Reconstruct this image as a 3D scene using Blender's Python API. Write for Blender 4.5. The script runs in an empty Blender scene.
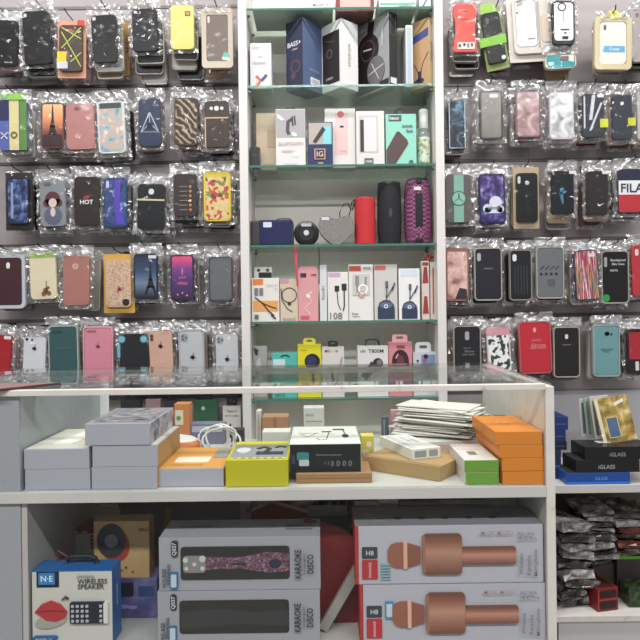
import bpy, bmesh, math, random
from mathutils import Matrix, Vector, noise
R = random.Random(11)
S = bpy.context.scene
COL = S.collection
F, CX, CY, TH, H0 = 640.0, 320.0, 308.0, math.radians(0.72), 1.10
CT, ST = math.cos(TH), math.sin(TH)

def P(px, py, d):
    """world point at distance d seen at photograph position (px, py)"""
    dx, dy = px - CX, py - CY
    return Vector(((dx*CT - dy*ST)*d/F, d, H0 - (dx*ST + dy*CT)*d/F))

# ------------------------------------------------------------------ materials
def lin(c):
    c = c.lstrip('#')
    v = [int(c[i:i+2], 16)/255 for i in (0, 2, 4)]
    return tuple(x/12.92 if x <= .04045 else ((x+.055)/1.055)**2.4 for x in v) + (1,)
MATS = {}
def mat(col, rough=.5, metal=0, coat=0, spec=.5):
    key = (col, rough, metal, coat, spec)
    if key in MATS: return MATS[key]
    m = bpy.data.materials.new('paint_' + col.strip('#'))
    m.use_nodes = True
    b = m.node_tree.nodes['Principled BSDF']
    b.inputs['Base Color'].default_value = lin(col)
    b.inputs['Roughness'].default_value = rough
    b.inputs['Metallic'].default_value = metal
    b.inputs['Coat Weight'].default_value = coat
    b.inputs['Coat Roughness'].default_value = .08
    b.inputs['Specular IOR Level'].default_value = spec
    # slight handling wear: roughness varies over the surface
    nt = m.node_tree
    n = nt.nodes.new('ShaderNodeTexNoise'); n.inputs['Scale'].default_value = 40
    mr = nt.nodes.new('ShaderNodeMapRange')
    mr.inputs['To Min'].default_value = max(0, rough-.06); mr.inputs['To Max'].default_value = min(1, rough+.06)
    tc = nt.nodes.new('ShaderNodeTexCoord')
    nt.links.new(tc.outputs['Object'], n.inputs['Vector'])
    nt.links.new(n.outputs['Fac'], mr.inputs['Value']); nt.links.new(mr.outputs['Result'], b.inputs['Roughness'])
    MATS[key] = m
    return m

def ramp_mat(name, tex, scale, stops, coord='Object', distort=0, rough=.4, interp='LINEAR', metal=0, axis=None, detail=2, sc3=None, bump=0):
    m = bpy.data.materials.new(name); m.use_nodes = True
    nt = m.node_tree; L = nt.links
    b = nt.nodes['Principled BSDF']
    b.inputs['Roughness'].default_value = rough; b.inputs['Metallic'].default_value = metal
    tc = nt.nodes.new('ShaderNodeTexCoord'); src = tc.outputs[coord]
    if sc3:
        mp = nt.nodes.new('ShaderNodeMapping'); mp.inputs['Scale'].default_value = sc3
        L.new(src, mp.inputs['Vector']); src = mp.outputs['Vector']
    if tex == 'noise':
        t = nt.nodes.new('ShaderNodeTexNoise'); t.inputs['Scale'].default_value = scale
        t.inputs['Detail'].default_value = detail; t.inputs['Distortion'].default_value = distort
        L.new(src, t.inputs['Vector']); out = t.outputs['Fac']
    elif tex == 'wave':
        t = nt.nodes.new('ShaderNodeTexWave'); t.inputs['Scale'].default_value = scale
        t.inputs['Distortion'].default_value = distort; t.inputs['Detail'].default_value = detail
        t.bands_direction = axis or 'X'
        L.new(src, t.inputs['Vector']); out = t.outputs['Fac']
    elif tex == 'voronoi':
        t = nt.nodes.new('ShaderNodeTexVoronoi'); t.inputs['Scale'].default_value = scale
        L.new(src, t.inputs['Vector'])
        sp = nt.nodes.new('ShaderNodeSeparateColor'); L.new(t.outputs['Color'], sp.inputs['Color']); out = sp.outputs[0]
    elif tex == 'edge':
        t = nt.nodes.new('ShaderNodeTexVoronoi'); t.inputs['Scale'].default_value = scale
        L.new(src, t.inputs['Vector']); out = t.outputs['Distance']
    elif tex == 'checker':
        t = nt.nodes.new('ShaderNodeTexChecker'); t.inputs['Scale'].default_value = scale
        t.inputs[1].default_value = (1, 1, 1, 1); t.inputs[2].default_value = (0, 0, 0, 1)
        L.new(src, t.inputs['Vector']); out = t.outputs['Fac']
    elif tex == 'axis':
        sp = nt.nodes.new('ShaderNodeSeparateXYZ'); L.new(src, sp.inputs['Vector']); out = sp.outputs[axis or 'Z']
    cr = nt.nodes.new('ShaderNodeValToRGB'); cr.color_ramp.interpolation = interp
    e = cr.color_ramp.elements
    while len(e) < len(stops): e.new(.5)
    for i, (p, c) in enumerate(stops):
        e[i].position = p; e[i].color = lin(c)
    L.new(out, cr.inputs['Fac']); L.new(cr.outputs['Color'], b.inputs['Base Color'])
    if bump:
        bp = nt.nodes.new('ShaderNodeBump'); bp.inputs['Strength'].default_value = bump; bp.inputs['Distance'].default_value = .002
        L.new(out, bp.inputs['Height']); L.new(bp.outputs['Normal'], b.inputs['Normal'])
    return m

def clear_mat(name, tint, milk, gloss, rough, scale=60, bump=.0, fres=True):
    """thin clear sheet: see-through, with Fresnel shine and a little haze"""
    m = bpy.data.materials.new(name); m.use_nodes = True
    nt = m.node_tree; L = nt.links; nt.nodes.remove(nt.nodes['Principled BSDF'])
    out = nt.nodes['Material Output']
    tr = nt.nodes.new('ShaderNodeBsdfTransparent'); tr.inputs['Color'].default_value = lin(tint)
    gl = nt.nodes.new('ShaderNodeBsdfGlossy'); gl.inputs['Roughness'].default_value = rough
    df = nt.nodes.new('ShaderNodeBsdfDiffuse'); df.inputs['Color'].default_value = (.9, .9, .91, 1)
    if bump:
        n = nt.nodes.new('ShaderNodeTexNoise'); n.inputs['Scale'].default_value = scale; n.inputs['Detail'].default_value = 3
        tc = nt.nodes.new('ShaderNodeTexCoord'); L.new(tc.outputs['Object'], n.inputs['Vector'])
        bp = nt.nodes.new('ShaderNodeBump'); bp.inputs['Strength'].default_value = bump; bp.inputs['Distance'].default_value = .004
        L.new(n.outputs['Fac'], bp.inputs['Height']); L.new(bp.outputs['Normal'], gl.inputs['Normal'])
    geo = nt.nodes.new('ShaderNodeNewGeometry')
    io = nt.nodes.new('ShaderNodeMix')       # same index seen from both faces of the sheet
    io.inputs[2].default_value = 1.5; io.inputs[3].default_value = 1/1.5
    L.new(geo.outputs['Backfacing'], io.inputs[0])
    fr = nt.nodes.new('ShaderNodeFresnel'); L.new(io.outputs[0], fr.inputs['IOR'])
    ad = nt.nodes.new('ShaderNodeMath'); ad.operation = 'ADD'; ad.use_clamp = True
    L.new(fr.outputs['Fac'], ad.inputs[0]); ad.inputs[1].default_value = gloss
    m1 = nt.nodes.new('ShaderNodeMixShader'); m1.inputs[0].default_value = milk
    L.new(tr.outputs[0], m1.inputs[1]); L.new(df.outputs[0], m1.inputs[2])
    m2 = nt.nodes.new('ShaderNodeMixShader')
    L.new(ad.outputs[0], m2.inputs[0]); L.new(m1.outputs[0], m2.inputs[1]); L.new(gl.outputs[0], m2.inputs[2])
    L.new(m2.outputs[0], out.inputs['Surface'])
    return m

FILM = clear_mat('clear_film', '#fdfdfd', .003, -.024, .09, 30, .25)
HEADER = clear_mat('crinkled_film', '#f8f8f8', .24, .22, .17, 110, .7)
FILMBACK = clear_mat('crinkled_back_film', '#f8f8f8', .10, .17, .16, 110, .7)
PANE = clear_mat('counter_glass', '#fafdfb', .01, .0, .0)
FRONTPANE = clear_mat('front_glass', '#fcfefd', .003, -.034, .0)
SHELFG = clear_mat('shelf_glass', '#eef6f2', .04, .0, .01)
WINDOW = clear_mat('box_window_film', '#fbfbfb', .004, -.01, .08, 40, .3)
GEDGE = mat('#4a7a6b', .15, 0, .5)
PATT = {
 '@zebra': ramp_mat('zebra_print', 'wave', 26, [(.0, '#2c241d'), (.62, '#43382d'), (.72, '#8d7a62'), (1, '#b09c80')], distort=7, axis='DIAGONAL'),
 '@herring': ramp_mat('herringbone_print', 'wave', 90, [(.0, '#33373b'), (.5, '#5a5f63'), (1, '#8b8f92')], distort=9, axis='DIAGONAL', detail=3),
 '@glitter': ramp_mat('glitter_print', 'voronoi', 500, [(.0, '#c9a88d'), (.6, '#e2cbb4'), (.85, '#a0674e'), (1, '#f7efe2')], interp='CONSTANT', rough=.25),
 '@floral': ramp_mat('floral_print', 'voronoi', 95, [(.0, '#dcc390'), (.3, '#c9603a'), (.42, '#dcbd80'), (.6, '#b54a44'), (.7, '#6f8f45'), (.78, '#dcc896'), (.92, '#7a3a44')], interp='CONSTANT'),
 '@streak': ramp_mat('rainbow_streak_print', 'noise', 9, [(.25, '#20307c'), (.36, '#2a7bd0'), (.42, '#e8e3d8'), (.47, '#b0392f'), (.53, '#7a3b78'), (.57, '#d98a3c'), (.62, '#3d9a86'), (.7, '#6a2a3e')], sc3=(14, 1, .9), distort=.4, detail=3),
 '@galaxy': ramp_mat('galaxy_print', 'noise', 45, [(.3, '#16163a'), (.48, '#30286a'), (.58, '#6f5aa0'), (.7, '#c3bcdc')], detail=4),
 '@sunset': ramp_mat('sunset_print', 'axis', 1, [(.0, '#3a2a2e'), (.35, '#7d4a3f'), (.6, '#d98a5e'), (1, '#ecc692')], coord='Generated', axis='Z'),
 '@night': ramp_mat('night_sky_print', 'axis', 1, [(.0, '#10141f'), (.35, '#6d7f9a'), (.6, '#3d4f70'), (1, '#1f2a44')], coord='Generated', axis='Z'),
 '@purple': ramp_mat('purple_print', 'axis', 1, [(.0, '#3a2344'), (.45, '#4f3470'), (.7, '#7a3f86'), (1, '#e8557f')], coord='Generated', axis='Z'),
 '@aqua': ramp_mat('aqua_violet_print', 'noise', 40, [(.3, '#14233c'), (.45, '#2c4f78'), (.55, '#43368c'), (.7, '#8fb8c4')], detail=3),
 '@pastel': ramp_mat('pastel_print', 'noise', 38, [(.3, '#6f8a98'), (.45, '#a9bac0'), (.55, '#c9a892'), (.68, '#dcd9d4')], detail=2),
 '@bluepic': ramp_mat('dark_blue_print', 'noise', 45, [(.3, '#10131f'), (.48, '#2b3a66'), (.6, '#6278b0'), (.75, '#cfd3dc')], detail=3),
 '@smoke': ramp_mat('smoke_print', 'noise', 30, [(.35, '#0f141c'), (.5, '#1d2d42'), (.62, '#5f86a6'), (.75, '#c9dbe6')], distort=1.2, detail=3),
 '@portrait': ramp_mat('portrait_print', 'noise', 26, [(.3, '#5f3a33'), (.45, '#c79a90'), (.58, '#e2c3bb'), (.72, '#b08a5f')], detail=2),
 '@leaves': ramp_mat('leaf_print', 'noise', 60, [(.0, '#26332f'), (.47, '#33423d'), (.5, '#eef0ee'), (1, '#f6f6f4')], detail=1),
 '@greycase': ramp_mat('smoke_grey_clear', 'noise', 12, [(.3, '#7d7b75'), (.7, '#9a978f')], rough=.15),
 '@marble': ramp_mat('silver_foil', 'noise', 25, [(.3, '#8d8f94'), (.5, '#dcdde0'), (.7, '#f7f7f8')], rough=.15, distort=1),
 '@rosefoil': ramp_mat('rose_foil', 'noise', 22, [(.3, '#8a6f72'), (.5, '#b99a9c'), (.7, '#eee6e6')], rough=.15, distort=1),
 '@tweed': ramp_mat('tweed_cloth', 'noise', 400, [(.35, '#4d4a48'), (.55, '#8d8985'), (.7, '#b5b1ac')], rough=.9, bump=.4),
 '@mesh': ramp_mat('magenta_mesh', 'checker', 160, [(.0, '#4f2440'), (1, '#98557f')], rough=.6),
 '@mic': ramp_mat('purple_glitter_handle', 'noise', 300, [(.35, '#4a2c40'), (.55, '#7d5068'), (.75, '#c3a0b5')], rough=.3),
 '@rose': ramp_mat('rose_gold_print', 'axis', 1, [(.0, '#70493b'), (.25, '#92685a'), (.55, '#b58873'), (.8, '#8a5d4c'), (1, '#6b4538')], coord='Generated', axis='Z', rough=.4),
 '@bagged': ramp_mat('bagged_goods', 'noise', 30, [(.3, '#343436'), (.45, '#8a8886'), (.56, '#bdbbb8'), (.7, '#efefee')], rough=.18, detail=4, bump=.6),
 '@bagdark': ramp_mat('dark_bagged_goods', 'noise', 30, [(.32, '#151515'), (.48, '#45423f'), (.58, '#8d8884'), (.7, '#d5d5d4')], rough=.18, detail=4, bump=.6),
 '@bagred': ramp_mat('red_bagged_goods', 'noise', 30, [(.3, '#2a1613'), (.5, '#6b3026'), (.7, '#a06a58')], rough=.2, detail=4, bump=.6),
 '@crowd': ramp_mat('photo_print', 'noise', 55, [(.3, '#3a3f4a'), (.45, '#8d8fa0'), (.55, '#b9a3b0'), (.7, '#e0dfe2')], detail=3),
 '@goldpic': ramp_mat('gold_foil_print', 'noise', 35, [(.3, '#5c4a20'), (.5, '#a88d48'), (.65, '#d8c68c'), (.8, '#f1ead2')], rough=.2, detail=3),
 '@violet': ramp_mat('violet_box_print', 'noise', 18, [(.3, '#2f3358'), (.5, '#5a5a92'), (.7, '#a08fc0')], detail=3),
 '@card': ramp_mat('cardboard', 'noise', 60, [(.3, '#a5854f'), (.7, '#b8965f')], rough=.8, detail=4),
}
def M_(c, **k):
    if not isinstance(c, str): return c
    return PATT[c] if c.startswith('@') else mat(c, **k)

# ------------------------------------------------------------------ shapes
def B(): return bmesh.new()
def box(bm, x0, x1, y0, y1, z0, z1, bevel=0):
    vs = [bm.verts.new(p) for p in ((x0,y0,z0),(x1,y0,z0),(x1,y1,z0),(x0,y1,z0),(x0,y0,z1),(x1,y0,z1),(x1,y1,z1),(x0,y1,z1))]
    fs = [bm.faces.new([vs[i] for i in f]) for f in ((0,3,2,1),(4,5,6,7),(0,1,5,4),(1,2,6,5),(2,3,7,6),(3,0,4,7))]
    if bevel:
        es = list({e for f in fs for e in f.edges})
        bmesh.ops.bevel(bm, geom=es, offset=bevel, segments=2, affect='EDGES', profile=.6)
    return bm
def prism(bm, pts, y0, y1, bevel=0):
    """outline in x,z (either direction) swept from y0 (front) to y1"""
    a = sum(pts[i][0]*pts[(i+1) % len(pts)][1] - pts[(i+1) % len(pts)][0]*pts[i][1] for i in range(len(pts)))
    if a < 0: pts = pts[::-1]
    f = [bm.verts.new((x, y0, z)) for x, z in pts]
    b = [bm.verts.new((x, y1, z)) for x, z in pts]
    n = len(pts)
    ff = bm.faces.new(f); bm.faces.new(b[::-1])
    for i in range(n):
        j = (i+1) % n
        bm.faces.new((f[i], b[i], b[j], f[j]))
    if bevel:
        bmesh.ops.bevel(bm, geom=list(ff.edges), offset=bevel, segments=2, affect='EDGES', profile=.6)
    return bm
def rr(cx, cz, w, h, r, n=4):
    r = min(r, w/2-1e-5, h/2-1e-5); pts = []
    for qx, qz, a in ((w/2-r, h/2-r, 0), (-w/2+r, h/2-r, 90), (-w/2+r, -h/2+r, 180), (w/2-r, -h/2+r, 270)):
        for k in range(n+1):
            t = math.radians(a + 90*k/n)
            pts.append((cx+qx+r*math.cos(t), cz+qz+r*math.sin(t)))
    return pts
def ell(cx, cz, a, b, n=20, rot=0):
    c, s = math.cos(rot), math.sin(rot); o = []
    for k in range(n):
        t = 2*math.pi*k/n; x, z = a*math.cos(t), b*math.sin(t)
        o.append((cx+x*c-z*s, cz+x*s+z*c))
    return o
def ringprism(bm, po, pi, y0, y1):
    n = len(po)
    v = [[bm.verts.new((x, y, z)) for x, z in q] for q, y in ((po, y0), (pi, y0), (po, y1), (pi, y1))]
    for i in range(n):
        j = (i+1) % n
        bm.faces.new((v[0][i], v[0][j], v[1][j], v[1][i])); bm.faces.new((v[2][j], v[2][i], v[3][i], v[3][j]))
        bm.faces.new((v[0][j], v[0][i], v[2][i], v[2][j])); bm.faces.new((v[1][i], v[1][j], v[3][j], v[3][i]))
    return bm
def lathe(bm, prof, n=28, axis='Z', c=(0, 0, 0)):
    rings = []
    for r, h in prof:
        ring = []
        for k in range(n):
            t = 2*math.pi*k/n; a, b = r*math.cos(t), r*math.sin(t)
            p = {'Z': (a, b, h), 'Y': (a, h, b), 'X': (h, a, b)}[axis]
            ring.append(bm.verts.new((p[0]+c[0], p[1]+c[1], p[2]+c[2])))
        rings.append(ring)
    for q in range(len(rings)-1):
        for k in range(n):
            j = (k+1) % n
            bm.faces.new((rings[q][k], rings[q][j], rings[q+1][j], rings[q+1][k]))
    bm.faces.new(rings[0][::-1]); bm.faces.new(rings[-1])
    bmesh.ops.recalc_face_normals(bm, faces=bm.faces[:])
    return bm
def tube(bm, pts, r, n=8):
    pts = [Vector(p) for p in pts]; rings = []
    for i, p in enumerate(pts):
        t = (pts[min(i+1, len(pts)-1)] - pts[max(i-1, 0)]).normalized()
        u = t.orthogonal() if abs(t.z) > .9 else t.cross(Vector((0, 0, 1)))
        u.normalize(); w = t.cross(u)
        rings.append([bm.verts.new(p + (u*math.cos(2*math.pi*k/n) + w*math.sin(2*math.pi*k/n))*r) for k in range(n)])
    for q in range(len(rings)-1):
        for k in range(n):
            j = (k+1) % n
            bm.faces.new((rings[q][k], rings[q][j], rings[q+1][j], rings[q+1][k]))
    bm.faces.new(rings[0][::-1]); bm.faces.new(rings[-1])
    bmesh.ops.recalc_face_normals(bm, faces=bm.faces[:])
    return bm
TXT = {}
def text_into(bm, s, cx, cz, width, rot, y, height=None, bold=True):
    if s not in TXT:
        cu = bpy.data.curves.new('lettering', 'FONT'); cu.body = s; cu.resolution_u = 2
        cu.offset = .015 if bold else 0
        ob = bpy.data.objects.new('lettering', cu); COL.objects.link(ob)
        dg = bpy.context.evaluated_depsgraph_get(); dg.update()
        me = bpy.data.meshes.new_from_object(ob.evaluated_get(dg))
        vs = [tuple(v.co) for v in me.vertices]; fs = [tuple(p.vertices) for p in me.polygons]
        x0 = min(v[0] for v in vs); x1 = max(v[0] for v in vs); y0 = min(v[1] for v in vs); y1 = max(v[1] for v in vs)
        TXT[s] = ([(v[0]-(x0+x1)/2, v[1]-(y0+y1)/2) for v in vs], fs, x1-x0, y1-y0)
        bpy.data.objects.remove(ob); bpy.data.curves.remove(cu); bpy.data.meshes.remove(me)
    vs, fs, w, h = TXT[s]
    kx = width/w; kz = (height/h) if height else kx
    a = math.radians(rot); c, sn = math.cos(a), math.sin(a)
    nv = [bm.verts.new((cx + x*kx*c - z*kz*sn, y, cz + x*kx*sn + z*kz*c)) for x, z in vs]
    for f in fs:
        try: bm.faces.new([nv[i] for i in f])
        except ValueError: pass

# ------------------------------------------------------------------ scene objects
def tag(o, label, cat, group=None, kind=None):
    o['label'] = label; o['category'] = cat
    if group: o['group'] = group
    if kind: o['kind'] = kind
    return o
def thing(name, label, cat, loc=(0, 0, 0), rz=0, ry=0, rx=0, group=None):
    o = bpy.data.objects.new(name, None); COL.objects.link(o)
    o.empty_display_size = .02
    o.location = loc; o.rotation_euler = (rx, ry, rz)
    return tag(o, label, cat, group)
def part(name, bm, m, parent=None, M=None, smooth=False, label=None):
    if M is not None: bmesh.ops.transform(bm, matrix=M, verts=bm.verts[:])
    me = bpy.data.meshes.new(name); bm.to_mesh(me); bm.free()
    me.materials.append(M_(m))
    if smooth:
        me.shade_smooth()
    o = bpy.data.objects.new(name, me); COL.objects.link(o)
    if parent: o.parent = parent
    if label: o['label'] = label
    return o

LAY = .00045
SPLIT = {'camera_lens', 'corner_sticker', 'corner_ring', 'pin', 'socket', 'opening', 'white_mark', 'red_print', 'red_marks', 'dark_slot', 'slot', 'shell_top', 'plug_print', 'dark_dot', 'pale_strip'}
def deco(parent, M, W, H, items, base=0):
    """printed or stuck-on details of a face: u along the width, v up, 0..1"""
    flat = []
    for i, it in enumerate(items):
        if it[0] in SPLIT and len(it[2]) > 1: flat += [(i, (it[0], it[1], [q])) for q in it[2]]
        else: flat.append((i, it))
    for i, it in flat:
        name, col, shapes = it[0], it[1], it[2]
        bm = B(); yf = -LAY*(base+i+1)
        for s in shapes:
            k = s[0]
            if k == 'r':
                u0, v0, u1, v1 = s[1:5]; w, h = (u1-u0)*W, (v1-v0)*H
                r = s[5]*W if len(s) > 5 else min(w, h)*.04
                prism(bm, rr((u0+u1)/2*W, (v0+v1)/2*H, w, h, r, 3), yf, 0)
            elif k == 'c': prism(bm, ell(s[1]*W, s[2]*H, s[3]*W, s[3]*W, 24), yf, 0)
            elif k == 'e': prism(bm, ell(s[1]*W, s[2]*H, s[3]*W, s[4]*H, 24, math.radians(s[5]) if len(s) > 5 else 0), yf, 0)
            elif k == 'o': ringprism(bm, ell(s[1]*W, s[2]*H, s[3]*W, s[3]*W, 28), ell(s[1]*W, s[2]*H, s[4]*W, s[4]*W, 28), yf, 0)
            elif k == 'p': prism(bm, [(u*W, v*H) for u, v in s[1]], yf, 0)
            elif k == 'l':
                q = [Vector((u*W, v*H)) for u, v in s[1]]; hw = s[2]*W/2
                le, ri = [], []
                for j, p in enumerate(q):
                    t = q[min(j+1, len(q)-1)] - q[max(j-1, 0)]; t.normalize(); nn = Vector((-t.y, t.x))*hw
                    le.append(p+nn); ri.append(p-nn)
                for j in range(len(q)-1):
                    prism(bm, [tuple(le[j]), tuple(le[j+1]), tuple(ri[j+1]), tuple(ri[j])], yf, 0)
            elif k == 't':
                txt, u, v, wf = s[1:5]; rot = s[5] if len(s) > 5 else 0
                text_into(bm, txt, u*W, v*H, wf*(W if rot in (0, 180) else H), rot, yf, s[6]*H if len(s) > 6 else None)
        part(name, bm, col, parent, M)

def T(x, y, z): return Matrix.Translation((x, y, z))
def face_M(face, x0, x1, dep, h):
    if face == 'front': return T(x0, 0, 0)
    if face == 'left': return Matrix(((0,1,0,x0),(-1,0,0,dep),(0,0,1,0),(0,0,0,1)))
    if face == 'right': return Matrix(((0,-1,0,x1),(1,0,0,0),(0,0,1,0),(0,0,0,1)))
    if face == 'top': return Matrix(((1,0,0,x0),(0,0,1,0),(0,-1,0,h),(0,0,0,1)))
BODY = {}
def carton(name, label, cat, loc, w, h, dep, col, faces=None, yaw=0, anchor=.5, group=None, rough=.55, bodyname='carton', tilt=0, pitch=0, bevel=.0008):
    r = thing(name, label, cat, loc, math.radians(yaw), math.radians(tilt), math.radians(pitch), group)
    x0, x1 = -w*anchor, w*(1-anchor)
    b = part(bodyname, box(B(), x0, x1, 0, dep, 0, h, bevel), M_(col) if col.startswith('@') else mat(col, rough), r)
    for f, items in (faces or {}).items():
        W, H = {'front': (w, h), 'left': (dep, h), 'right': (dep, h), 'top': (w, dep)}[f]
        deco(r, face_M(f, x0, x1, dep, h), W, H, items)
    return r
def full(col): return [('r', .01, .01, .99, .99)]
def pxc(name, label, cat, x0, x1, yt, d, base, dep, col, faces=None, **k):
    """carton whose front spans x0..x1, its top at yt, standing at height base"""
    xm = (x0+x1)/2; p = P(xm, yt, d)
    w = (x1-x0)*d/F; h = p.z - base
    an = k.get('anchor', .5)
    return carton(name, label, cat, (p.x + (an-.5)*w, d, base), w, h, dep, col, faces, **k)

# ------------------------------------------------------------------ camera, view, light
cam = bpy.data.cameras.new('camera'); co = bpy.data.objects.new('camera', cam); COL.objects.link(co)
cam.sensor_width = 36; cam.lens = 36; cam.shift_y = -(320-CY)/640; cam.clip_start = .02
co.matrix_world = Matrix.Translation((0, 0, H0)) @ Matrix.Rotation(math.radians(90), 4, 'X') @ Matrix.Rotation(-TH, 4, 'Z')
S.camera = co
S.view_settings.view_transform = 'Standard'; S.view_settings.look = 'None'
S.view_settings.exposure = -0.18; S.view_settings.gamma = 1; S.view_settings.use_curve_mapping = False
S.cycles.max_bounces = 10; S.cycles.transparent_max_bounces = 24; S.cycles.sample_clamp_indirect = 6
wd = bpy.data.worlds.new('ambient_fill'); S.world = wd; wd.use_nodes = True  # even ambient fill added in place of the unseen room's light
wd.node_tree.nodes['Background'].inputs['Color'].default_value = (.93, .95, 1, 1)
wd.node_tree.nodes['Background'].inputs['Strength'].default_value = .36
def lamp(x, y, z, sx, sy, e, col=(1, .985, .97)):
    l = bpy.data.lights.new('ceiling_tube', 'AREA'); l.shape = 'RECTANGLE'; l.size = sx; l.size_y = sy; l.energy = e; l.color = col
    o = bpy.data.objects.new('ceiling_tube', l); COL.objects.link(o); o.location = (x, y, z)
for x in (-1.1, .1, 1.3):
    lamp(x, 1.2, 2.66, 1.1, .14, 20)
    lamp(x, -.7, 2.66, 1.1, .14, 35)

# ------------------------------------------------------------------ setting
WALLY = 2.03; PANY = 1.905
def struct(name, bm, m):
    o = part(name, bm, m); o['kind'] = 'structure'; return o
struct('floor', box(B(), -2.6, 2.6, -2.2, 2.2, -.05, 0), ramp_mat('floor_tile', 'noise', 6, [(.3, '#8d8780'), (.7, '#a39d95')], rough=.3))
struct('ceiling', box(B(), -2.6, 2.6, -2.2, 2.2, 2.72, 2.8), mat('#d8d8d8', .9))
struct('wall_back', box(B(), -2.6, 2.6, WALLY, WALLY+.1, 0, 2.72), mat('#c9c7c6', .8))

# slatted display panels
SLAT = ramp_mat('slat_board', 'noise', 3, [(.3, '#9d9696'), (.7, '#a9a2a2')], rough=.45, sc3=(1, 1, 9))
def slat(x0, x1, label, rowz):
    bm = B(); z0 = .64; prev = z0
    cuts = sorted(rowz)
    for z in cuts + [2.6]:
        if z - prev > .02: box(bm, x0, x1, PANY, WALLY-.001, prev+.004, z-.004, .003)
        prev = z
    box(bm, x0, x1, PANY+.014, WALLY-.001, z0, 2.6)
    r = thing('slatwall_panel', label, 'wall panel', ((x0+x1)/2, PANY, z0))
    part('board', bm, SLAT, r, T(-(x0+x1)/2, -PANY, -z0))
    tb = B()
    for z in cuts: box(tb, x0, x1, PANY-.0015, PANY+.02, z-.0035, z+.0035)
    part('groove_rail', tb, mat('#6b6665', .4, .5), r, T(-(x0+x1)/2, -PANY, -z0))
    return r

# ------------------------------------------------------------------ middle shelf bay
BD = 1.80
xl0, xl1 = P(240.5, 240, BD).x, P(249, 240, BD).x
xr0, xr1 = P(437, 240, BD).x, P(445.5, 240, BD).x
SZ = [P(343, y, BD).z for y in (6.5, 84, 164, 244, 321, 398.5)]
BACKY = 1.985
bay = thing('display_shelf_unit', 'tall white open shelf unit with glass shelves between the slatted panels', 'shelf unit', ((xl0+xr1)/2, BD, 0))
oM = T(-(xl0+xr1)/2, -BD, 0)
WHITE = mat('#d9d6d2', .4)
part('side_panel', box(B(), xl0, xl1, BD, WALLY-.002, 0, 2.6, .001), WHITE, bay, oM)
part('side_panel', box(B(), xr0, xr1, BD, WALLY-.002, 0, 2.6, .001), WHITE, bay, oM)
part('back_panel', box(B(), xl1, xr0, BACKY, BACKY+.012, .1, 2.6), mat('#e8e3db', .5), bay, oM)
part('base_shelf', box(B(), xl1, xr0, BD, BACKY, .60, .618), WHITE, bay, oM)
for z in SZ:
    for xx in (xl1+.004, xr0-.004):
        for yy in (BD+.03, BACKY-.03): part('shelf_pin', lathe(B(), [(.004, xx-.004), (.004, xx+.004)], 10, 'X', (0, yy, z-.0105)), mat('#7a7a7a', .3, .9), bay, oM)
names = ['topmost glass shelf carrying the flat white packs', 'glass shelf carrying the headphone cartons', 'glass shelf carrying the mint green power bank carton',
         'glass shelf carrying the portable speakers', 'glass shelf carrying the cable boxes', 'lowest glass shelf, seen through the counter glass, under the yellow box']
for z, nm in zip(SZ, names):
    g = thing('glass_shelf', nm, 'shelf', ((xl1+xr0)/2, BD+.004, z-.006), group='glass shelves of the middle bay')
    hw = (xr0-xl1)/2-.001
    part('pane', box(B(), -hw, hw, .0015, BACKY-BD-.006, 0, .006), SHELFG, g)
    part('polished_edge', box(B(), -hw, hw, 0, .0015, .0, .006), GEDGE, g, label='dark green glass edge')

left_rows = [P(120, y, PANY).z for y in (8, 86, 163, 245, 320, 398)]
right_rows = [P(545, y, PANY).z for y in (-6, 84, 160, 239, 315, 392)]
slat(-2.55, xl0-.001, 'long grey slatted wall panel left of the glass shelf unit', left_rows)
slat(xr1+.001, 2.55, 'grey slatted wall panel right of the glass shelf unit', right_rows)

# ------------------------------------------------------------------ phone cases on hooks
def film_sheet(w, z0, z1, y, seed, amp=.003, depth=.012, nx=9, calm=0):
    bm = B(); rnd = random.Random(seed); nz = max(4, int((z1-z0)/w*nx)); g = []
    for j in range(nz+1):
        row = []
        for i in range(nx+1):
            u, v = i/nx, j/nz
            e = max(abs(2*u-1)**6, (1-v)**14 if z1-z0 > .09 else 0)
            jx = 0 if i in (0, nx) else rnd.uniform(-.3, .3)*w/nx
            jz = 0 if j in (0, nz) else rnd.uniform(-.3, .3)*w/nx
            cm = 1 - calm*max(0, 1-abs(2*u-1)**5)
            row.append(bm.verts.new(((u-.5)*w+jx+(rnd.uniform(-.002, .002) if i in (0, nx) else 0), y - rnd.random()*amp*cm + e*depth, z0+(z1-z0)*v+jz)))
        g.append(row)
    for j in range(nz):
        for i in range(nx):
            a, b, c, d = g[j][i], g[j][i+1], g[j+1][i+1], g[j+1][i]
            if rnd.random() < .5: bm.faces.new((a, b, c)); bm.faces.new((a, c, d))
            else: bm.faces.new((a, b, d)); bm.faces.new((b, c, d))
    return bm
SEED = [0]
BK = {'black': '#101012', 'smoky clear': '@greycase', 'tan': '#a58c6c', 'dark red': '#5d2024', 'navy': '#222940', 'off-white': '#c9c6c0', 'charcoal': '#2a2a2d', 'dusty pink': '#a9848a', 'brown': '#5c463a'}
BKK = list(BK)
def shell(root, w, h, col, rough, coat=0, lens=None, shape=None):
    if shape == 'waist':
        pts = []
        for (u, v) in ((-.5, .03), (-.47, 0), (.47, 0), (.5, .03), (.5, .2), (.40, .38), (.40, .62), (.5, .76), (.5, .96), (.44, 1), (-.44, 1), (-.5, .96), (-.5, .76), (-.40, .62), (-.40, .38), (-.5, .2)):
            pts.append((u*w, v*h))
        bm = prism(B(), pts, 0, .009, .002)
    else:
        bm = prism(B(), rr(0, h/2, w, h, w*.13, 5), 0, .009, .0022)
    m = M_(col) if col.startswith('@') else mat(col, rough, 0, coat*.5, .35)
    return part('case_shell', bm, m, root)
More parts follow.
